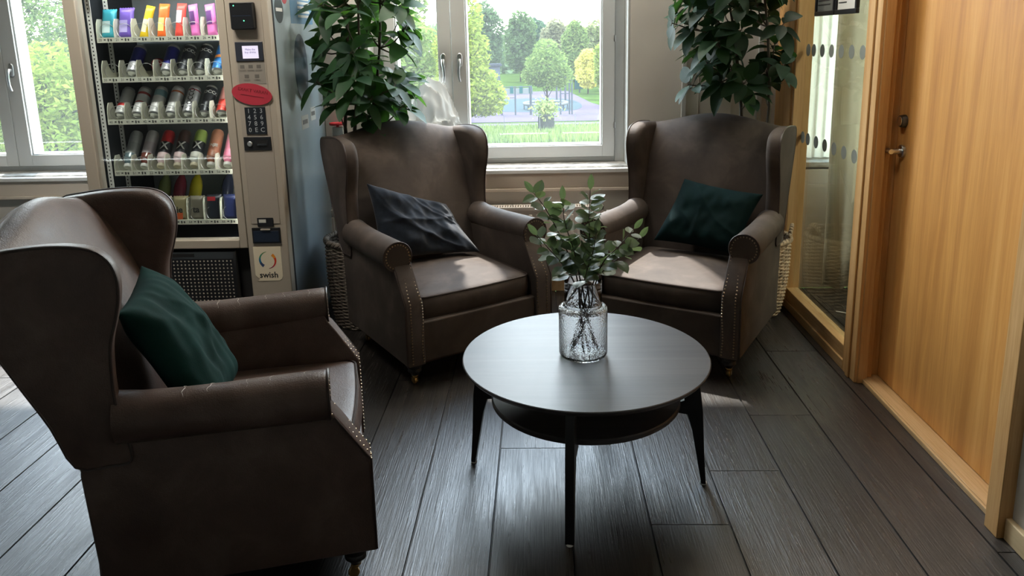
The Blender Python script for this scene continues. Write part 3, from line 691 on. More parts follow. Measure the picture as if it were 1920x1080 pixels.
# ------------------------------------------------------------------ tall leafy plants
def plant(label,x,y,leafm,cx,cy,cz,rx,ry,rz,ntips,nleaf,Ln,W,seed,trunks,xlim,zfork,zlo=1.0):
    root=thing('potted_plant',label,'plant',(x,y,.013)); rg=random.Random(seed)
    pt=MB(); pt.lathe([(0,0),(.11,0),(.125,.02),(.145,.26),(.15,.265),(.15,.285),(.138,.285),(.135,.25),(0,.25)],36); pt.build('pot',M['pot'],root)
    sl=MB(); sl.lathe([(0,.250),(.134,.250),(.130,.262),(.06,.268),(0,.270)],24); sl.build('soil',M['soil'],root)
    st=MB(); lf=MB(); tips=[]
    forks=[]
    for (tx,ty,ang) in trunks:
        top=V((tx*2.2,ty*2.2,zfork)); base=V((tx,ty,.25))
        pts=catmull([base,base.lerp(top,.4)+V((rg.uniform(-.01,.01),rg.uniform(-.01,.01),0)),base.lerp(top,.75),top],5,False)
        st.tube(pts,[.016-.006*i/len(pts) for i in range(len(pts))],8); forks.append(top)
        t2=V((cx-x+tx*3,cy-y+ty*3,cz+rz*.8)); pts=catmull([top,top.lerp(t2,.5)+V((.02,0,0)),t2],6,False)
        st.tube(pts,[.010-.006*i/len(pts) for i in range(len(pts))],7); forks+= [V(pts[int(len(pts)*q)]) for q in (.25,.5,.75)]
    k=0; tries=0
    while k<ntips and tries<4000:
        tries+=1
        q=V((rg.uniform(-1,1),rg.uniform(-1,1),rg.uniform(-1,1)))
        if q.length>1 or q.length<.35: continue
        w=V((cx+q.x*rx,cy+q.y*ry,cz+q.z*rz))
        if w.z<zlo or w.x<xlim[0] or w.x>xlim[1] or w.y>WY-.08: continue
        p=w-V((x,y,.013))
        if any((p-t).length<.105 for t in tips): continue
        tips.append(p); k+=1
        fk=min(forks,key=lambda a:(a-p).length+ (0.3 if a.z>p.z+.05 else 0))
        mid=fk.lerp(p,.5)+V((0,0,-.03)); st.tube(catmull([fk,mid,p],4,False),[.005,.005,.0045,.004,.004,.0035,.003,.003,.0025],6)
        dirn=(p-fk).normalized(); dirn=(dirn+V((0,0,.5))).normalized(); o_=dirn.orthogonal().normalized()
        for j in range(nleaf):
            d=o_.copy(); d.rotate(Quaternion(dirn,j*2.399+rg.uniform(-.3,.3))); el=rg.uniform(-.15,.75)
            d=(d+dirn*el).normalized(); s_=rg.uniform(.7,1.15); b=p-dirn*.012*(j%4)
            e=V((x,y,0))+b+d*Ln*s_
            if e.x<xlim[0]-.0 or e.x>xlim[1]+.0 or e.y>WY-.02 or e.z<zlo-.06: 
                d.x*=.2; d.y=-abs(d.y)*.8 if e.y>WY-.02 else d.y*.6; d.normalize(); s_*=.7
                e=V((x,y,0))+b+d*Ln*s_
                if e.x<xlim[0]-.02 or e.x>xlim[1]+.02 or e.y>WY-.01: continue
            st.tube([b,b+d*.02],.0016,4)
            leaf(lf,b+d*.016,d,dirn+V((0,0,.8)),Ln*s_,W*s_*rg.uniform(.85,1.1),rg.uniform(.15,.75),rg.uniform(.05,.16),6,.72 if rg.random()<.5 else .85)
    st.build('stems',M['stem'],root,smooth=60)
    lf.build('foliage',leafm,root,smooth=60,flipfix=False)
    return root
plant('tall green leafy plant in front of the window, beside the vending machine',-.955,3.985,M['leafL'],-.90,4.03,1.47,.35,.26,.49,42,8,.150,.084,21,[(-.03,0,0),(.03,.02,1),(.0,-.03,2)],(-1.205,-.575),1.05,1.08)
plant('tall dark green leafy plant in the corner, in front of the grey wall',1.137,4.085,M['leafR'],1.02,4.12,1.56,.38,.24,.47,46,8,.135,.078,33,[(-.035,0,0),(.035,.01,1)],(.68,1.315),1.10,1.14)

# ------------------------------------------------------------------ white cloth heap on the sill
mb=MB(); rg=random.Random(4)
def cl(uu,vv):
    a=2*PI*uu; th=vv*PI*.52
    x=math.cos(a)*math.sin(th); y=math.sin(a)*math.sin(th); z=math.cos(th)
    q=V((x*1.6,y*1.6,z*1.6)); n1=abs(noise.noise(q*.9+V((3,1,2)))); n2=(1-abs(noise.noise(q*1.9+V((4,4,0)))))**3-.5; n3=noise.noise(q*4+V((9,0,0)))
    k=1+.35*(n1-.2)+.16*n2+.05*n3
    env=1-.28*max(0,(x+.1))
    return (x*.25*k,max(-.115,min(.088,y*.115*k)),z*.43*k*env if vv<1 else 0.0)
mb.grid(cl,120,70,closeu=True)
o=mb.build('blanket',M['cloth'],flipfix=True,smooth=80); o.location=(-.64,4.545,.763); tag(o,'crumpled white blanket heaped on the window sill behind the left armchair','blanket')

# ------------------------------------------------------------------ vending machine
MX0,MX1,MY0,MY1=-2.177,-1.226,3.55,4.35
ml=V((-1.70,3.95,0))
vm=thing('vending_machine','tall taupe vending machine with a glass front, lit snack shelves and a blue-grey steel side','vending machine',tuple(ml))
def mm():
    b=MB(); b.M=Matrix.Translation(-ml); return b
def vb(b,name,mat,par=None,**k): return b.build(name,mat,par or vm,**k)
MZ=1.86
b=mm(); b.box(MX0,-2.15,3.62,MY1,.03,MZ,0); b.box(-1.24,MX1,3.60,MY1,.03,MZ,0); b.box(MX0,MX1,MY1-.02,MY1,.03,MZ,0); b.box(MX0,MX1,3.62,MY1,MZ-.02,MZ,0); b.box(MX0,MX1,3.62,MY1,.03,.06,0)
b.box(-2.149,-1.43,4.10,4.12,.54,1.80,1); b.box(-1.445,-1.43,3.66,4.10,.54,1.80,1); b.box(-2.149,-2.135,3.66,4.10,.54,1.80,2); b.box(-2.149,-1.43,3.62,4.12,.52,.545,2); b.box(-2.149,-1.43,3.64,4.12,1.79,1.81,1)
for x in (MX0+.06,MX1-.06):
    for y in (3.68,4.27): b.lathe([(.022,0),(.022,.012),(.012,.014),(.012,.035)],12,(x,y,0),2)
vb(b,'cabinet',[M['mside'],M['minner'],M['mdark']],bevel=.004)
b=mm()
b.box(MX0,-2.118,3.55,3.615,.04,MZ-.004); b.box(-1.467,-1.427,3.552,3.615,.533,MZ-.004); b.box(-2.118,-1.467,3.552,3.615,.533,.576); b.box(-2.118,-1.467,3.55,3.615,1.775,MZ-.004); b.box(-2.118,-1.427,3.552,3.615,.04,.12)
vb(b,'door_frame',M['mdoor'],bevel=.004)
b=mm(); b.box(-1.424,MX1,3.548,3.612,.04,MZ-.004); cp=vb(b,'control_column',M['mdoor'],bevel=.005)
b=mm(); b.box(-1.398,-1.255,3.5455,3.55,.655,1.80); vb(b,'column_panel',M['mdoor2'],bevel=.002)
b=mm(); b.box(-1.232,-1.2255,3.60,3.622,.04,MZ-.01); vb(b,'edge_seal',M['blackm'])
b=mm(); b.box(-2.118,-1.467,3.575,3.580,.576,1.775); vb(b,'glass_pane',M['mpane'],smooth=0)
# pickup flap
b=mm(); b.box(-2.118,-1.427,3.60,3.615,.12,.533); vb(b,'recess',M['blackm'])
b=mm()
pr=[(3.60,.525),(3.575,.525),(3.560,.515),(3.556,.49),(3.556,.30),(3.565,.20),(3.585,.15),(3.60,.14)]
b.prism(pr,-2.112,-1.492,'x',ra=.012,rb=.02); fl=vb(b,'pickup_flap',M['chromed'])
b=mm(); b.box(-2.10,-1.70,3.551,3.556,.492,.508); vb(b,'flap_handle',M['blackm'],fl)
b=mm(); b.box(-2.10,-1.508,3.5535,3.557,.20,.482,0)
for i in range(31):
    for j in range(15):
        b.sphere((-2.09+i*.0190,3.5535,.470-j*.0183),(.0042,.0015,.0042),6,3,1)
vb(b,'perforated_panel',[M['black'],M['mdoor']],fl)
# rails with holes
for k,(x,y) in enumerate(((-2.106,3.63),(-2.094,3.76))):
    b=mm(); b.box(x-.010,x+.012,y,y+.004,.56,1.78,0)
    for i in range(68): b.box(x-.003,x+.003,y-.0008,y,.575+i*.0178,.582+i*.0178,1)
    vb(b,'slotted_rail',[M['white'],M['blackm']],smooth=0)
lt=P('lamp_tube',(1,1,1),.5,emis=(1,.98,.92),es=20)
b=mm(); b.box(-2.05,-1.50,3.625,3.645,1.760,1.774); vb(b,'light_tube',lt)
b=mm(); b.box(-1.452,-1.444,3.622,3.634,.60,1.74); vb(b,'light_tube',lt)
# card reader, display, keypad ...
b=mm(); b.prism(catmull([(-1.391,1.685),(-1.388,1.688),(-1.287,1.688),(-1.284,1.685),(-1.284,1.575),(-1.290,1.568),(-1.385,1.568),(-1.391,1.575)],1),3.515,3.548,'y',ra=.006); cr0=vb(b,'card_reader',M['black'])
b=mm(); b.box(-1.379,-1.296,3.5138,3.5152,1.628,1.630); vb(b,'reader_slot',P('dark_blue_line',(.03,.05,.10),.4),cr0,smooth=0)
gl_=P('green_light',(.0,.3,.1),.4,emis=(.1,1,.4),es=3)
for (x,z) in ((-1.370,1.674),(-1.328,1.607)):
    b=mm(); b.sphere((x,3.5145,z),(.0025,.0012,.0025),8,4); vb(b,'status_light',gl_,cr0)
b=mm(); b.box(-1.391,-1.263,3.540,3.548,1.427,1.514); ds=vb(b,'display',P('display_bezel',(.03,.035,.05),.35),bevel=.002)
b=mm(); b.box(-1.358,-1.284,3.5392,3.5402,1.439,1.496); vb(b,'screen',P('screen',(.5,.5,.6),.4,emis=(.72,.66,.86),es=.42),ds,smooth=0)
def put_text(par,s,x,z,size,y,mat,name='lettering',bold=0.0,rot=0,sx=1,plane='front'):
    vs,fs=text2d(s,size,bold,sx=sx); b=mm(); ca,sa_=math.cos(rot),math.sin(rot)
    if plane=='front': b.add([(x+vx*ca-vy*sa_,y,z+vx*sa_+vy*ca) for vx,vy in vs],fs)
    else: b.add([(y,x+vx*ca-vy*sa_,z+vx*sa_+vy*ca) for vx,vy in vs],fs)
    return b.build(name,mat,par,smooth=0,flipfix=False)
bl=P('blue_ink',(.06,.04,.35),.6)
put_text(ds,'Make the\nbuy drinks',-1.321,1.473,.0125,3.5388,bl)
b=mm(); b.box(-1.388,-1.262,3.5445,3.5455,1.322,1.422)
ic=vb(b,'instruction_sticker',P('sticker_taupe',(.27,.25,.22),.5),smooth=0)
b=mm(); ink2=P('faded_ink',(.13,.12,.11),.6)
for (x,z) in ((-1.367,1.402),(-1.328,1.402),(-1.290,1.402),(-1.350,1.358),(-1.302,1.358)):
    b.box(x-.010,x+.010,3.5438,3.5444,z-.008,z+.008,0)
    for q in range(2): b.box(x-.015,x+.015,3.5438,3.5444,z-.016-q*.005,z-.0145-q*.005,0)
vb(b,'pictograms',ink2,ic,smooth=0)
b=mm(); a0=math.radians(-10); pl=[]
for i in range(48):
    a=2*PI*i/48; ex,ez=.094*math.cos(a),.049*math.sin(a); pl.append((-1.333+ex*math.cos(a0)-ez*math.sin(a0),1.276+ex*math.sin(a0)+ez*math.cos(a0)))
b.prism(pl,3.540,3.5435,'y'); rs_=vb(b,'red_oval_sticker',P('red_sticker',(.46,.035,.06),.5),smooth=0); rs_['label']='red oval sticker tilted over the column'
dr=P('dark_red_ink',(.16,.012,.02),.6)
put_text(rs_,'EXAKT VARAN',-1.326,1.291,.021,3.5392,dr,rot=a0)
b=mm(); b.M=b.M@Matrix.Translation((-1.331,3.5396,1.268))@Matrix.Rotation(-a0,4,'Y'); b.box(-.055,.055,-.0005,.0,-.0012,.0012); vb(b,'underline',dr,rs_,smooth=0)
b=mm(); b.box(-1.375,-1.278,3.541,3.5455,1.090,1.216); kp=vb(b,'keypad',P('keypad_black',(.012,.016,.022),.35),bevel=.001)
wi=P('key_white',(.45,.48,.5),.6)
for r_,row in enumerate(('123','456','789','0EC')):
    for c_,ch_ in enumerate(row): put_text(kp,ch_,-1.356+c_*.0295,1.198-r_*.0295,.030,3.5405,wi,'key_digit')
b=mm(); b.box(-1.393,-1.263,3.541,3.5455,1.013,1.077); cs=vb(b,'coin_panel',M['black'],bevel=.002)
b=mm(); b.M=b.M@Matrix.Translation((-1.364,3.541,1.045))@Matrix.Rotation(PI/2,4,'X'); b.lathe([(0,0),(.012,0),(.012,.004),(.010,.006),(0,.006)],20); vb(b,'coin_lock',M['chrome'],cs)
b=mm(); b.box(-1.333,-1.279,3.5395,3.541,1.030,1.060,0); b.box(-1.328,-1.284,3.536,3.5395,1.036,1.044,1); vb(b,'coin_slot',[M['blackm'],M['chromed']],cs)
b=mm(); b.box(-1.365,-1.288,3.541,3.5455,.643,.686,0); b.box(-1.357,-1.322,3.5398,3.541,.663,.679,1); vb(b,'coin_window',[M['black'],M['paper']],smooth=0)
b=mm(); b.box(-1.396,-1.259,3.541,3.549,.560,.637,0); b.box(-1.389,-1.266,3.5395,3.541,.567,.622,1); b.box(-1.350,-1.305,3.533,3.541,.627,.633,2); vb(b,'coin_return',[M['black'],P('navy_flap',(.015,.025,.05),.4),M['mdoor']],bevel=.002)
# payment sticker
b=mm(); pl=[(-1.401,.541),(-1.266,.541),(-1.266,.392),(-1.272,.378),(-1.284,.370),(-1.392,.368),(-1.380,.380),(-1.392,.388),(-1.401,.398)]
b.prism(pl[::-1],3.5465,3.548,'y'); sw=vb(b,'payment_sticker',P('cream_sticker',(.85,.76,.58),.5),smooth=0); sw['label']='cream speech-bubble sticker with a ring logo'
put_text(sw,'swish',-1.334,.398,.042,3.5460,M['ink'],bold=.0008)
def arc(a0_,a1_,w0,w1,cols,nm):
    n=18
    for k in range(len(cols)):
        b=mm(); s0=a0_+(a1_-a0_)*k/len(cols); s1=a0_+(a1_-a0_)*(k+1)/len(cols); vs=[];fs=[]
        for i in range(n+1):
            q=i/n; a=math.radians(s0+(s1-s0)*q); gq=(k+q)/len(cols); w=w0+(w1-w0)*gq
            vs+=[(-1.334+(.043)*math.cos(a),3.5460,.474+.043*math.sin(a)),(-1.334+(.043-w)*math.cos(a),3.5460,.474+(.043-w)*math.sin(a))]
        fs=[(2*i,2*i+1,2*i+3,2*i+2) for i in range(n)]; b.add(vs,fs); vb(b,nm,P('arc_colour',cols[k],.5),sw,smooth=0,flipfix=False)
arc(95,235,.002,.015,[lin((90,140,80)),lin((60,150,110)),lin((40,120,160)),lin((60,80,120))],'logo_arc')
arc(-85,50,.002,.015,[lin((150,40,70)),lin((200,40,50)),lin((220,70,40)),lin((240,150,40))],'logo_arc')
# stickers on the steel side
b=mm(); 
def side_disc(yc,zc,ry,rz,mat,nm,lab):
    b=mm(); n=36
    b.prism([(yc+ry*math.cos(2*PI*i/n),zc+rz*math.sin(2*PI*i/n)) for i in range(n)],-1.2262,-1.2252,'x'); o=vb(b,nm,mat,smooth=0); o['label']=lab; return o
o1=side_disc(3.70,1.66,.062,.062,P('grey_disc',(.06,.075,.08),.5),'side_sticker','dark round sticker on the steel side')
b=mm(); b.box(-1.2252,-1.2246,3.655,3.745,1.652,1.668); vb(b,'sticker_band',M['paper'],o1,smooth=0)
side_disc(3.79,1.735,.045,.045,P('side_red',(.40,.05,.06),.5),'side_sticker','red round sticker on the steel side')
b=mm(); b.box(-1.2262,-1.2252,3.87,4.24,1.60,1.85); po=vb(b,'side_poster',P('blue_poster',(.10,.24,.40),.5),smooth=0); po['label']='blue poster on the steel side'
b=mm()
for i in range(5): b.box(-1.2252,-1.2246,3.99,4.19,1.72-i*.022,1.733-i*.022)
vb(b,'poster_lines',M['paper'],po,smooth=0)
o2=side_disc(3.98,1.38,.11,.17,P('navy_disc',(.03,.07,.12),.4),'side_sticker','large dark blue oval sticker on the steel side')
b=mm(); 
for i in range(12): b.box(-1.2252,-1.2246,3.89+i*.015,3.897+i*.015,1.37,1.43)
vb(b,'sticker_letters',P('dull_blue',(.12,.2,.27),.5),o2,smooth=0)
for (y,z,w) in ((3.97,1.10,.06),(4.12,1.13,.045)):
    b=mm(); b.box(-1.2262,-1.2252,y-w,y+w,z-.035,z+.035); q=vb(b,'side_label',M['paper'],smooth=0)
    b=mm(); b.box(-1.2252,-1.2247,y-w*.7,y+w*.7,z-.01,z+.012); vb(b,'print',ink2,q,smooth=0)
# trays, dividers, coils
SX0,SX1=-2.088,-1.503; NP=7; PX=(SX1-SX0)/NP
lip=P('cream_lip',(.62,.62,.52),.5); wire=P('coil_wire',(.5,.5,.5),.3,1)
LZ=[1.549,1.362,1.161,.910,.660]
NUM=[2,3,4,5,6]
for ri,zt in enumerate(LZ):
    b=mm(); b.box(SX0,SX1,3.64,3.648,zt-.024,zt,0); b.box(SX0,SX1,3.648,4.08,zt-.022,zt-.017,0)
    tr=vb(b,'shelf_tray',lip)
    # price strip text: column number and small bars
    b=mm()
    for c_ in range(NP):
        vs,fs=text2d('%d%d'%(NUM[ri],c_),.017); x=SX0+c_*PX+.016; b.add([(x+a,3.6393,zt-.012+d_) for a,d_ in vs],fs)
        b.box(x+.018,x+.027,3.6390,3.6398,zt-.013,zt-.008); b.box(x+.036,x+.042,3.6390,3.6398,zt-.018,zt-.005); b.box(x+.045,x+.047,3.6390,3.6398,zt-.012,zt-.009); b.box(x+.050,x+.056,3.6390,3.6398,zt-.017,zt-.007)
    vb(b,'price_strip',M['ink'],tr,smooth=0,flipfix=False)
    for c_ in range(NP+1):
        x=SX0+c_*PX; b=mm(); hh=(.086,.080,.080,.074,.105)[ri]
        b.prism([(3.645,zt-.016),(3.645,zt+.03),(3.652,zt+hh-.02),(3.664,zt+hh),(3.70,zt+hh),(3.712,zt+.05),(3.74,zt+.02),(4.05,zt+.02),(4.05,zt-.016)],x-.0018,x+.0018,'x'); vb(b,'divider',lip,tr,smooth=0)
    for c_ in range(NP):
        x=SX0+(c_+.5)*PX; b=mm(); pts=[]
        for i in range(26*1+1):
            a=2*PI*i/26+PI; pts.append((x+.034*math.sin(a),3.652+.028*i/26,zt+.030+.034*math.cos(a)))
        pts+= [(x,3.70+.02*i,zt+.064) for i in range(1)]
        b.tube(pts[:27],.0013,5); vb(b,'coil',wire,tr,smooth=60)

# goods, each one a thing of its own
def can(label,x,zt,body,accent=None,bands=(),txt=None,tmode='round',tcol=None,group=None,r=.0300,h=.168,y=3.655,lean=43,name='drink_can'):
    root=thing(name,label,'can',group=group,M=Matrix.Translation((x+.004,y+.022,zt+.010))@Matrix.Rotation(math.radians(-lean),4,'X'))
    mats=[M['chrome'],body]+( [accent] if accent else []); mb=MB()
    mb.lathe([(0,.006),(r*.68,.006),(r*.80,.001),(r*.86,.002),(r*.97,.010)],26,m=0,cap=False)
    zs=[.010]+[q for bnd in bands for q in bnd]+[h-.012]
    cur_=.010
    for i,(a,b_) in enumerate(bands):
        if a>cur_: mb.lathe([(r*(.97 if cur_==.010 else 1),cur_),(r,cur_+.003),(r,a)],26,m=1,cap=False)
        mb.lathe([(r,a),(r,b_)],26,m=2,cap=False); cur_=b_
    mb.lathe([(r*(.97 if cur_==.010 else 1),cur_),(r,cur_+.003),(r,h-.014)],26,m=1,cap=False)
    mb.lathe([(r,h-.014),(r*.84,h-.003),(r*.86,h),(r*.80,h-.001),(r*.78,h-.005),(0,h-.005)],26,m=0,cap=False)
    mb.build('can_body',mats,root,smooth=50)
    if txt:
        vs,fs=text2d(txt,.034 if tmode=='up' else .026,.0006); mb=MB(); R_=r+.0005
        pv=[]
        for a,b_ in vs:
            if tmode=='up': ang=-PI/2+.15-b_/R_; z=h*.50+a
            else: ang=-PI/2+.25+a/R_; z=h*.74+b_
            pv.append((R_*math.cos(ang),R_*math.sin(ang),z))
        mb.add(pv,fs); mb.build('lettering',tcol or M['paper'],root,smooth=0,flipfix=False)
    return root
def mk(c,rough=.35,metal=.35,n='print'): return P(n,lin(c),rough,metal)
def colx(c): return SX0+(c+.5)*PX
silver=mk((190,190,195)); dark=mk((45,48,54)); blue=mk((45,50,130)); lblue=mk((50,120,190)); red_=mk((200,60,50)); white_=mk((205,205,205),.4,.1)
wh=M['paper']
G2='drink cans on the second shelf of the vending machine'; G3='drink cans on the third shelf of the vending machine'
can('blue and silver drink can on the second shelf, leaning in the second slot',colx(1),LZ[1],silver,blue,((.062,.150),),group=G2)
can('plain blue drink can on the second shelf, in the middle slot',colx(3),LZ[1],silver,blue,((.045,.150),),group=G2)
can('dark grey drink can with white letters, third from the right on the second shelf',colx(4),LZ[1],dark,txt='NOCCO',group=G2)
can('dark grey drink can with white letters beside the bright blue can, second shelf',colx(5),LZ[1],dark,txt='NOCCO',group=G2)
can('bright blue drink can with an orange band at the right end of the second shelf',colx(6),LZ[1],lblue,mk((220,140,70)),((.075,.092),),group=G2)
can('white drink can with a red square at the left end of the third shelf',colx(0),LZ[2],white_,mk((190,50,50)),((.05,.066),),group=G3)
can('white drink can with red marks in the second slot of the third shelf',colx(1),LZ[2],white_,mk((170,60,60)),((.068,.076),(.120,.134)),group=G3)
can('white drink can with pale blue print in the third slot of the third shelf',colx(2),LZ[2],white_,mk((130,165,175)),((.110,.146),),group=G3)
can('white drink can with an orange-red arc in the fourth slot of the third shelf',colx(3),LZ[2],white_,mk((215,120,80)),((.128,.138),),group=G3)
can('silver drink can with big black letters along its side on the third shelf',colx(4),LZ[2],silver,mk((160,40,60)),((.138,.144),),txt='NOCCO',tmode='up',tcol=M['ink'],group=G3)
can('dark drink can with white letters on the third shelf, next to the red can',colx(5),LZ[2],dark,txt='NOCCO',group=G3)
can('red drink can at the right end of the third shelf',colx(6),LZ[2],red_,mk((220,150,145)),((.075,.150),),group=G3)
# round red tin
t=thing('snus_tin','round red tin standing in the third slot of the second shelf','tin',M=Matrix.Translation((colx(2)+.018,3.80,LZ[1]+.020))@Matrix.Rotation(PI/2,4,'X'))
t.rotation_euler.x=PI/2; t.location=(colx(2)+.006,3.79,LZ[1]+.048)
mb=MB(); mb.lathe([(0,0),(.034,0),(.036,.003),(.036,.018),(.034,.021),(0,.021)],32); mb.build('lid',mk((170,60,70),.5,0),t)
mb=MB(); mb.lathe([(.026,.0212),(.029,.0212),(.029,.0218),(.026,.0218)],32,cap=False); mb.build('lid_ring',wh,t)
# bottles
GB='bottles on the fourth shelf of the vending machine'
def bottle(label,x,zt,capm,lower,body,top,txt=None,tcol=None,h=.205,r=.030,clear=False,group=GB,lean=40,lbl=None):
    root=thing('drink_bottle',label,'bottle',group=group,M=Matrix.Translation((x+.003,3.685,zt+.008))@Matrix.Rotation(math.radians(-lean),4,'X'))
    mb=MB(); mb.lathe([(0,.0),(.019,.0),(.021,.003),(.021,.016),(.018,.018),(0,.018)],24); mb.build('cap',capm,root,smooth=50)
    mb=MB(); mb.lathe([(.015,.018),(.018,.022),(r*.95,.040),(r,.050),(r,.072)],26,m=0,cap=False); mb.lathe([(r,.072),(r,.135)],26,m=1,cap=False); mb.lathe([(r,.135),(r,h-.03),(r*.96,h-.012),(r*.8,h),(0,h)],26,m=2,cap=False)
    mb.build('bottle_body',[lower,body,top],root,smooth=50)
    if txt:
        vs,fs=text2d(txt,.060 if len(txt)<2 else .022,.0008); mb=MB(); R_=r+(.0032 if len(txt)<2 else .0006)
        mb.add([(R_*math.cos(-PI/2+.2+a/R_),R_*math.sin(-PI/2+.2+a/R_),.108+b_) for a,b_ in vs],fs); mb.build('lettering',tcol or wh,root,smooth=0,flipfix=False)
cream=mk((205,195,170),.5,0)
clr=mk((110,130,135),.2,.1); pinkw=mk((205,180,180),.45,0); blk=mk((30,33,38),.4,0)
bottle('clear water bottle with a tall white label at the left end of the fourth shelf',colx(0),LZ[3],M['white'],clr,mk((175,180,178),.5,0),mk((190,194,192),.5,0))
bottle('brownish red bottle with a white label, second from left on the fourth shelf',colx(1),LZ[3],M['white'],mk((110,60,50),.2,0),mk((190,180,185),.5,0),mk((200,198,198),.5,0))
bottle('black drink bottle with a large white X and red top on the fourth shelf',colx(2),LZ[3],cream,pinkw,blk,mk((190,40,45),.4,0),'X')
bottle('black drink bottle with a large white X and dark brown top on the fourth shelf',colx(3),LZ[3],cream,pinkw,blk,mk((70,50,45),.4,0),'X')
bottle('black drink bottle with a large white X and lime green top on the fourth shelf',colx(4),LZ[3],cream,mk((200,200,190),.45,0),blk,mk((150,175,90),.4,0),'X')
bottle('tan brown drink bottle with a white cap on the fourth shelf',colx(5),LZ[3],M['white'],mk((140,85,60),.4,0),mk((170,110,85),.4,0),mk((165,115,90),.4,0),'NJIE')
bottle('pink drink bottle with a white cap at the right end of the fourth shelf',colx(6),LZ[3],M['white'],mk((215,120,150),.4,0),mk((225,140,165),.4,0),mk((215,150,165),.4,0))
# wrapped snacks
def pouch(label,x,zt,w,h,mat,mat2=None,group=None,lean=16,roll=0,y=3.672,name='snack_bar',txt=None,tcol=None,band=(.12,.5),z0=.0,cat='snack'):
    root=thing(name,label,cat,group=group,M=Matrix.Translation((x,y,zt+z0-.012))@Matrix.Rotation(math.radians(roll),4,'Y')@Matrix.Rotation(math.radians(-lean),4,'X'))
    mb=MB(); n=12; T=min(.020,w*.34)
    def sh(sg):
        def fn(a,b_):
            uu,vv=2*a-1,b_; e=min(1,min(vv,1-vv)/.13); wid=w/2*(1+.10*(1-e))
            zig=.0018*(1 if int(a*n+.5)%2 else -1)*(1-e)
            return (uu*wid, sg*T*(1-uu**4)**.5*e**.6, vv*h+zig)
        return fn
    mb.grid(sh(1),n,16); mb.grid(sh(-1),n,16); mb.build('wrapper',mat,root,smooth=60,flipfix=False)
    if mat2:
        mb=MB()
        def f2(a,b_):
            uu=-.78+1.2*a; return (uu*w/2,-T*(1-uu**4)**.5-.0012,h*(band[0]+.13*0+(band[1]-band[0])*b_+.08))
        mb.grid(f2,8,6); mb.build('printed_panel',mat2,root,smooth=60,flipfix=False)
    if txt:
        vs,fs=text2d(txt,.045,.0008); mb=MB(); mb.add([(a,-T-.0016,h*.45+b_) for a,b_ in vs],fs); mb.build('lettering',tcol or M['ink'],root,smooth=0,flipfix=False)
    return root
def sm(c): return P('foil',lin(c),.4,.1)
G1='wrapped snacks on the top visible shelf of the vending machine'
pouch('teal snack bag at the left end of the top visible shelf',colx(0),LZ[0],.066,.150,sm((60,160,175)),sm((190,215,215)),G1,name='snack_bag')
pouch('purple snack bag in the second slot of the top visible shelf',colx(1),LZ[0],.068,.155,sm((110,85,175)),sm((170,160,210)),G1,name='snack_bag')
pouch('yellow snack bar leaning to the right on the top visible shelf',colx(2),LZ[0],.040,.165,sm((225,190,40)),sm((245,235,200)),G1,roll=12)
pouch('orange snack bar on the top visible shelf, between the yellow and the red bars',colx(3)+.008,LZ[0],.048,.170,sm((235,110,45)),sm((250,225,140)),G1,roll=3)
pouch('red snack bar on the top visible shelf, between the orange bar and the pink bars',colx(4)+.008,LZ[0],.044,.170,sm((225,80,70)),sm((215,215,215)),G1,roll=3,band=(.35,.7))
pouch('pink snack bar on the top visible shelf, next to the red bar',colx(5)+.006,LZ[0],.042,.165,sm((225,120,190)),sm((90,50,110)),G1,roll=-8,band=(.3,.7))
pouch('pink snack bar at the right end of the top visible shelf',colx(6)+.004,LZ[0],.046,.165,sm((228,125,195)),sm((100,55,120)),G1,roll=-8,band=(.3,.7))
G5='goods on the lowest shelf of the vending machine'
pouch('white and red snack bag in the third slot of the lowest shelf',colx(2),LZ[4],.070,.125,sm((175,160,150)),sm((180,70,65)),G5,name='snack_bag',lean=8,band=(.5,.8))
pouch('tan snack bag with dark letters in the middle slot of the lowest shelf',colx(3),LZ[4],.072,.125,sm((150,140,105)),sm((190,90,50)),G5,name='snack_bag',lean=8,txt='ie',band=(.0,.25))
pouch('grey snack bag with dark letters on the lowest shelf, right of the tan bag',colx(4),LZ[4],.072,.125,sm((120,115,100)),None,G5,name='snack_bag',lean=8,txt='ta')
pouch('black snack bag with a red corner on the lowest shelf',colx(5),LZ[4],.070,.130,sm((38,42,50)),sm((170,50,55)),G5,name='snack_bag',lean=8,band=(.68,.84))
pouch('dark blue snack bag at the right end of the lowest shelf',colx(6),LZ[4],.070,.130,sm((40,48,90)),None,G5,name='snack_bag',lean=8)
for c_,colr,lb in ((1,(120,130,80),'olive green soda bottle leaning behind the bags on the lowest shelf'),(2,(120,45,60),'dark red soda bottle leaning behind the bags on the lowest shelf'),(3,(175,165,40),'yellow soda bottle leaning behind the bags on the lowest shelf'),(5,(45,50,70),'very dark soda bottle leaning behind the bags on the lowest shelf')):
    root=thing('soda_bottle',lb,'bottle',group=G5,M=Matrix.Translation((colx(c_),3.80,LZ[4]+.005))@Matrix.Rotation(math.radians(-30),4,'X'))
    mb=MB(); mb.lathe([(0,0),(.028,0),(.031,.006),(.031,.14),(.026,.17),(.013,.20),(.013,.215)],24,cap=False); mb.build('bottle_body',P('bottle_plastic',lin(colr),.2,0),root,smooth=50)
    mb=MB(); mb.lathe([(.015,.206),(.015,.222),(0,.223)],18); mb.build('cap',M['white'],root)

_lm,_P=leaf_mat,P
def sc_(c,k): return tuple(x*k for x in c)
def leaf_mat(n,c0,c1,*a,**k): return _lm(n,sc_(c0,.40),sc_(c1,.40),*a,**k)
def P(n,c,*a,**k): return _P(n,sc_(c,.115),*a,**{**k,'spec':0})
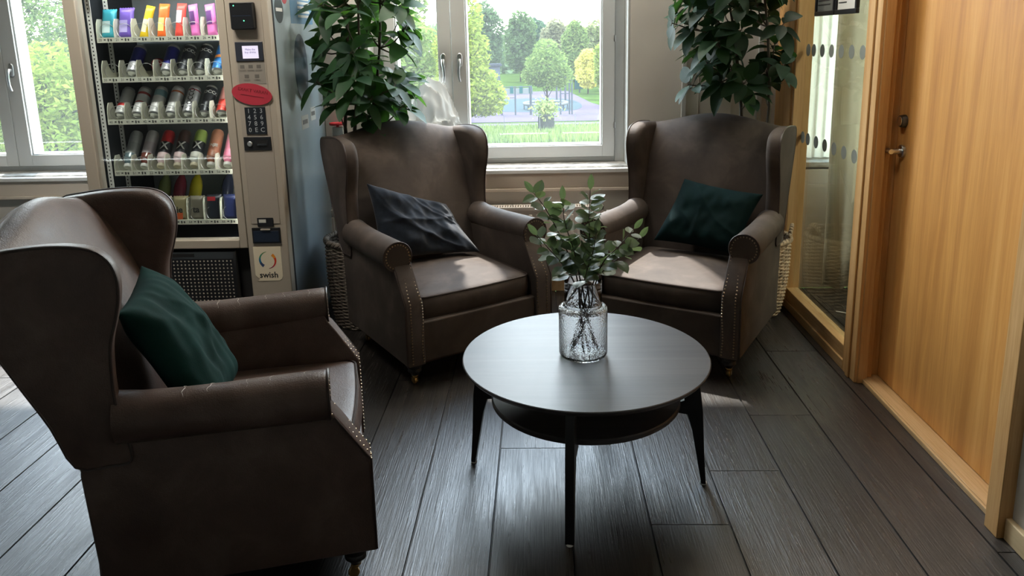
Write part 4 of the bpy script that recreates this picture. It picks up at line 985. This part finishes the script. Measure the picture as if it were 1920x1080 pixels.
# ------------------------------------------------------------------ outdoors
GZ=-3.5
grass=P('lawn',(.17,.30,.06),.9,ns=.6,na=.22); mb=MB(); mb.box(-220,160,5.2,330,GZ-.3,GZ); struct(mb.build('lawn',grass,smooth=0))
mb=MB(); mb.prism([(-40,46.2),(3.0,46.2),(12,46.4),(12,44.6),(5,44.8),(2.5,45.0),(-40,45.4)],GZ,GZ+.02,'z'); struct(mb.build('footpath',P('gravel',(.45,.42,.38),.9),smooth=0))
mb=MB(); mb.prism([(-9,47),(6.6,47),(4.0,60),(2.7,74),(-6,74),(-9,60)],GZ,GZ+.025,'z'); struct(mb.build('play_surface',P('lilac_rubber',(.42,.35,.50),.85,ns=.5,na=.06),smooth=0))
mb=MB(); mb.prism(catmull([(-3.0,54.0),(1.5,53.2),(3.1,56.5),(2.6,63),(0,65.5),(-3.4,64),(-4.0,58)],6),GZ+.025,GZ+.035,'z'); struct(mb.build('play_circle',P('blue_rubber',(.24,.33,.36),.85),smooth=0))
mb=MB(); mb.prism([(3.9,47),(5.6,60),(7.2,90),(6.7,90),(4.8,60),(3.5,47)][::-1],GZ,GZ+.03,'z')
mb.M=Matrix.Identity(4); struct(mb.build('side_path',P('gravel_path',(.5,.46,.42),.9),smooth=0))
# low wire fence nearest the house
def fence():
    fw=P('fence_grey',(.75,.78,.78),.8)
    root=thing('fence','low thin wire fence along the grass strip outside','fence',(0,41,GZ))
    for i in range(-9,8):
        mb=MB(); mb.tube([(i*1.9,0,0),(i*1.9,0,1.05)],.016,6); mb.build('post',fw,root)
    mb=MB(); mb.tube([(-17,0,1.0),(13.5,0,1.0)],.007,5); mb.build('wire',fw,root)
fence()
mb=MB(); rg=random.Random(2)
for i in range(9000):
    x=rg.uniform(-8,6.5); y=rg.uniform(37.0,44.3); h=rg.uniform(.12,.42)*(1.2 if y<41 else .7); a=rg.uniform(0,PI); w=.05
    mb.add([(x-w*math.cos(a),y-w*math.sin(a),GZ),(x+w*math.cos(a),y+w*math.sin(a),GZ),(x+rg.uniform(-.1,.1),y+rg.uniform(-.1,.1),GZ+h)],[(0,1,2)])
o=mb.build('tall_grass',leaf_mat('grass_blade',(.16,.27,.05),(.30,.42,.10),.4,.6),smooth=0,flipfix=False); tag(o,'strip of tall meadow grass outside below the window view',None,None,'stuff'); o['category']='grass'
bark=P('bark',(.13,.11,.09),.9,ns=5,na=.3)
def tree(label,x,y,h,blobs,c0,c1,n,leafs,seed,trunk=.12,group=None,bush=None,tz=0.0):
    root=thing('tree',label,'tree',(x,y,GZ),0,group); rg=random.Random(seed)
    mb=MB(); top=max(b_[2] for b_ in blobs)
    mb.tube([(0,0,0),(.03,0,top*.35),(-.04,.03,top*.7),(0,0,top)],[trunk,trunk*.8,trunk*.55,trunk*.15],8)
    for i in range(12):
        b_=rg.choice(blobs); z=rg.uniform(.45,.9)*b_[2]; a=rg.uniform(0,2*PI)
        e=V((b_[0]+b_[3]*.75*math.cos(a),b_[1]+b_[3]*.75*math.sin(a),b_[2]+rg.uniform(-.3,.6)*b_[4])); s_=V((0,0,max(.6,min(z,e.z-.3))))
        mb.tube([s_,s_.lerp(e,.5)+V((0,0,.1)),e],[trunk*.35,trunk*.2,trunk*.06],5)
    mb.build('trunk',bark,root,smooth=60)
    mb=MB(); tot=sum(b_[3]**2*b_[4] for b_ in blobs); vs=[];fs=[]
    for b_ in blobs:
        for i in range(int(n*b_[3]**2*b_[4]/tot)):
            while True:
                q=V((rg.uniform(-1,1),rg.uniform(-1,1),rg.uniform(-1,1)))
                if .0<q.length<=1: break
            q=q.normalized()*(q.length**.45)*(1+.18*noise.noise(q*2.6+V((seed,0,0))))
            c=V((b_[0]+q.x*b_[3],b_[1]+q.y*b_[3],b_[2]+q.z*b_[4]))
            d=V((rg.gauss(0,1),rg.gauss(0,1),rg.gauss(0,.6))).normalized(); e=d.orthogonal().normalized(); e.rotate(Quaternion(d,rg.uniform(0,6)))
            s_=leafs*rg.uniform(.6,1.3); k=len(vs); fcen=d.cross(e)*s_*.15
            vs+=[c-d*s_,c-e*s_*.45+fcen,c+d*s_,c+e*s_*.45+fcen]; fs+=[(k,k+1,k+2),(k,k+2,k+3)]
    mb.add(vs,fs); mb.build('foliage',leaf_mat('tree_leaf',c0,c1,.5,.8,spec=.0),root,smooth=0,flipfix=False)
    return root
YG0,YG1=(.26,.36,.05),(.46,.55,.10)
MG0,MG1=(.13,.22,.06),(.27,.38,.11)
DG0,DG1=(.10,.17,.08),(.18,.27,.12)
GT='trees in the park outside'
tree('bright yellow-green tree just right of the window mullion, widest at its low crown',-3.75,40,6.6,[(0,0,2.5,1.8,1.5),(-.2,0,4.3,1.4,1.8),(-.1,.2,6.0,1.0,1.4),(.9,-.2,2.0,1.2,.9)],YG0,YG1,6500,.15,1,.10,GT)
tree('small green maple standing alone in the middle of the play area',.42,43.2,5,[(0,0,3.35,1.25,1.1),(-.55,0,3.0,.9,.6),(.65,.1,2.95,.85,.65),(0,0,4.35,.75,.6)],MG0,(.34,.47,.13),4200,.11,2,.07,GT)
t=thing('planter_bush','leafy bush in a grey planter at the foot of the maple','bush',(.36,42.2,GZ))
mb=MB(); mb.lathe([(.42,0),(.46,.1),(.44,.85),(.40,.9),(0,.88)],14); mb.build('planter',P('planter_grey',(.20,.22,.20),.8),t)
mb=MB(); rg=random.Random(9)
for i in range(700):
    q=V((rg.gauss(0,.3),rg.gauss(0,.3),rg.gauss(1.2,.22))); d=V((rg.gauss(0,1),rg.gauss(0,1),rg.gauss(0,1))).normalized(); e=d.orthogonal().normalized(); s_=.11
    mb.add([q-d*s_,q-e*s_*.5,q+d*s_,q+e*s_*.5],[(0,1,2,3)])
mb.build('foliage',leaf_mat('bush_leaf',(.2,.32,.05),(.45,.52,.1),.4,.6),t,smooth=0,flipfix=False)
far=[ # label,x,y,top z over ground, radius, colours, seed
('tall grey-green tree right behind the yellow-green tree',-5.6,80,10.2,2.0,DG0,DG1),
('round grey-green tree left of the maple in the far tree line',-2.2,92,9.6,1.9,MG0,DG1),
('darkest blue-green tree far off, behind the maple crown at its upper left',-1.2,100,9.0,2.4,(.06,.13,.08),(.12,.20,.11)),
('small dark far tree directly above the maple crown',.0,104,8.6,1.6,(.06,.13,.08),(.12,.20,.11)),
('pale pinkish-green birch right of the maple in the far tree line',1.9,90,8.4,1.7,(.30,.30,.16),(.42,.42,.24)),
('slim green birch with an upright crown, right of the pale birch',3.5,76,7.7,1.2,MG0,(.34,.45,.13)),
('light green tree in the far tree line near the right window edge',6.0,82,7.8,2.0,(.26,.33,.12),(.42,.46,.2)),
('small golden-yellow tree below the light green tree',4.4,70,4.6,1.0,(.95,.85,.14),(1.0,.95,.25)),
('bright green tree cut by the right edge of the window',5.3,56,6.3,1.25,YG0,(.42,.52,.14)),
('fine-leaved green tree behind the left sash, below the plant leaves',-7.6,44,6.6,2.2,(.20,.33,.07),(.40,.50,.13)),
('tall thin-crowned tree behind the upper left sash',-9.4,52,10.5,2.0,(.22,.33,.08),(.40,.50,.14)),
('yellow-green tree at the far left of the middle window',-12.5,48,8.4,2.6,YG0,YG1),
('big green tree filling the left window near the vending machine',-14.3,22,5.2,2.2,(.20,.32,.05),(.38,.48,.10)),
('tall shady tree behind the big green tree in the left window',-30,44,11.3,4.0,DG0,MG1),
('grey-green tree at the upper right of the left window',-36,62,11.0,4.0,DG0,(.30,.38,.14)),
('light tree at the far left edge of the left window',-20.5,27,5.6,2.3,(.24,.35,.08),(.42,.5,.15)),
('hazy green tree beyond the left window, farthest back',-62,88,11.5,6.0,DG0,MG1),
('broad green tree between the two windows, beyond the wall',-22,60,9.5,4.0,MG0,MG1)]
for i,(lb,x,y,h,rd,c0,c1) in enumerate(far):
    if -7<x<8: h*=.86
    s_=min(.045+.0030*y,.26)
    blobs=[(0,0,h*.42,rd,h*.28),(rd*.3,0,h*.68,rd*.75,h*.24),(-rd*.35,.2,h*.64,rd*.7,h*.24),(0,0,h*.82,rd*.62,h*.18)]
    if x<-50: blobs+=[(12,3,h*.4,7,h*.4),(-12,0,h*.4,7,h*.38)]
    tree(lb,x,y,h,blobs,c0,c1,9500 if y<30 else (6000 if y<60 else 4200),s_,20+i,.06+.012*rd,GT)
# hedge-like belt closing the horizon
mb=MB(); rg=random.Random(7); vs=[];fs=[]
for i in range(16000):
    x=rg.uniform(-120,60); y=118+rg.uniform(-4,4); hh=6.2+2.2*noise.noise(V((x*.09,3,0)))+1.2*noise.noise(V((x*.4,5,0))); z=GZ+rg.uniform(0,1)**.8*hh
    d=V((rg.gauss(0,1),rg.gauss(0,1),rg.gauss(0,1))).normalized(); e=d.orthogonal().normalized(); s_=.7; k=len(vs); c=V((x,y,z))
    vs+=[c-d*s_,c-e*s_*.5,c+d*s_,c+e*s_*.5]; fs.append((k,k+1,k+2,k+3))
mb.add(vs,fs); o=mb.build('tree_belt',leaf_mat('belt_leaf',(.12,.2,.09),(.2,.3,.13),.3,.7,spec=.2),smooth=0,flipfix=False); tag(o,'hazy belt of distant trees along the horizon','trees',None,'stuff')
# play equipment
steel=P('play_steel',(.30,.34,.40),.5); tur=P('turquoise_paint',(.05,.35,.36),.5); whp=P('play_white',(.7,.75,.75),.5)
t=thing('round_bench','white ring-shaped bench standing on the blue play surface','bench',(.45,55.2,GZ+.035))
mb=MB(); mb.tube([(1.55*math.cos(2*PI*i/40),1.55*math.sin(2*PI*i/40),.42) for i in range(40)],.11,8,closed=True); mb.build('ring_seat',whp,t)
for i in range(10):
    mb=MB(); a=2*PI*i/10; mb.tube([(1.55*math.cos(a),1.55*math.sin(a),0),(1.55*math.cos(a),1.55*math.sin(a),.35)],.04,6); mb.build('leg',steel,t)
def bars(label,x,y,w,h,xs):
    t=thing('climbing_frame',label,'play equipment',(x,y,GZ+.03))
    for q in xs:
        mb=MB(); mb.tube([(q,0,0),(q,0,h)],.05,8); mb.build('post',steel,t)
    mb=MB(); mb.tube([(xs[0],0,h-.05),(xs[-1],0,h-.05)],.03,6); mb.tube([(xs[0],0,h*.6),(xs[1],0,h*.6)],.025,6); mb.build('bar',steel,t)
bars('pull-up bar frame with four posts left of the maple trunk',-1.6,51.2,3,1.9,[-.9,.0,1.0,1.05])
bars('tall pull-up bar frame right of the maple trunk',1.7,51.0,2,2.3,[-.3,.28,.45])
t=thing('slide_tower','tall blue-grey play tower behind the ring bench','play equipment',(1.75,62,GZ+.03))
for dx,dy in ((-.35,0),(.35,0),(-.35,.8),(.35,.8)):
    mb=MB(); mb.box(dx-.06,dx+.06,dy-.06,dy+.06,0,2.9); mb.build('post',steel,t)
mb=MB(); mb.box(-.4,.4,-.05,.85,1.3,1.4); mb.build('platform',steel,t)
mb=MB(); mb.prism([(-.5,2.9),(.5,2.9),(0,3.5)],-.1,.9,'y'); mb.build('roof',steel,t)
t=thing('litter_bin','turquoise litter bin on the grass at the right of the play area','bin',(3.72,71.5,GZ)); mb=MB(); mb.box(-.4,.4,-.3,.3,.35,1.55); mb.build('bin_body',tur,t,bevel=.05)
mb=MB(); mb.tube([(0,0,0),(0,0,.36)],.08,8); mb.build('post',steel,t)
t=thing('low_play_wall','long low turquoise and white play wall at the back of the play area','play equipment',(-2.2,71,GZ)); mb=MB(); mb.box(-2.2,1.6,-.1,.1,0,.55,0)
for i in range(5): mb.box(-2.2+i*.86,-1.9+i*.86,-.14,.14,.1,.75,1)
mb.build('wall_panel',[whp,tur],t)
t=thing('shed','small pale blue shed beyond the play area left of the maple','shed',(-4.6,73,GZ)); mb=MB(); mb.box(-.9,.9,-1,1,0,2.6); mb.build('shed_walls',P('shed_blue',(.35,.40,.5),.7),t)
mb=MB(); mb.prism([(-1.1,2.55),(1.1,2.55),(1.0,2.75),(-1.0,2.75)],-1.2,1.2,'y'); mb.build('roof',P('shed_roof',(.18,.2,.25),.7),t)

# ------------------------------------------------------------------ light
w=bpy.data.worlds.new('sky'); sc.world=w; w.use_nodes=True; t=w.node_tree; t.nodes.clear()
o=t.nodes.new('ShaderNodeOutputWorld'); bg=t.nodes.new('ShaderNodeBackground'); L(t,bg.outputs[0],o.inputs[0])
tc=t.nodes.new('ShaderNodeTexCoord'); sep=t.nodes.new('ShaderNodeSeparateXYZ'); L(t,tc.outputs['Generated'],sep.inputs[0])
L(t,ramp(t,sep.outputs[2],[(0,(.93,1.0,.97)),(.25,(.90,1.0,1.0)),(.7,(.62,.80,1.0)),(1,(.5,.7,1.0))]),bg.inputs[0]); bg.inputs[1].default_value=10.0
sun=bpy.data.lights.new('sun','SUN'); so=bpy.data.objects.new('sun',sun); C.objects.link(so); sun.energy=8.5; sun.angle=math.radians(1.2); sun.color=(1,.95,.86)
el=math.radians(56); dh=V((.36,-1,0)).normalized(); dv=V((dh.x*math.cos(el),dh.y*math.cos(el),-math.sin(el))); so.rotation_euler=dv.to_track_quat('-Z','Y').to_euler(); so.location=(0,20,20)
def area(name,loc,rot,sx,sy,e,col=(1,1,1),portal=False):
    l=bpy.data.lights.new(name,'AREA'); l.shape='RECTANGLE'; l.size=sx; l.size_y=sy; l.energy=e; l.color=col
    ob=bpy.data.objects.new(name,l); C.objects.link(ob); ob.location=loc; ob.rotation_euler=rot
    if portal: l.cycles.is_portal=True
    return ob
for i,(a,b_) in enumerate(WIN): area('window_portal',((a+b_)/2,WY+.44,(WZ0+WZ1)/2),(-PI/2,0,0),b_-a,WZ1-WZ0,1,portal=True)
area('added_fill',(.1,4.17,3.2),(0,0,0),2.6,.12,38,(1,.93,.82))  # added fill with no fixture, brightens the window wall from above
ml2=area('added_fill',(-1.75,2.62,3.18),(math.radians(36),0,0),.9,.3,8.5,(1,.92,.80)); ml2.data.spread=math.radians(80)  # added fill tilted at the vending machine front, no real source
area('added_fill',(3.0,3.2,3.2),(0,0,0),1.2,.8,42,(1,.94,.82))  # added fill to lift the room behind the glass partition
dl=area('door_fill',(.25,2.35,3.15),(0,math.radians(-58),0),.6,.6,6.5,(1,.90,.74)); dl.data.spread=math.radians(95)  # invented light aimed at the door to brighten the oak
vs_=sc.view_settings; sc.display_settings.display_device='sRGB'; vs_.view_transform='Standard'; vs_.look='None'; vs_.exposure=0.85; vs_.gamma=1; vs_.use_curve_mapping=False
sc.cycles.max_bounces=10; sc.cycles.transparent_max_bounces=16; sc.cycles.sample_clamp_indirect=6; sc.cycles.caustics_refractive=False; sc.cycles.caustics_reflective=False
sc.cycles.use_denoising=True
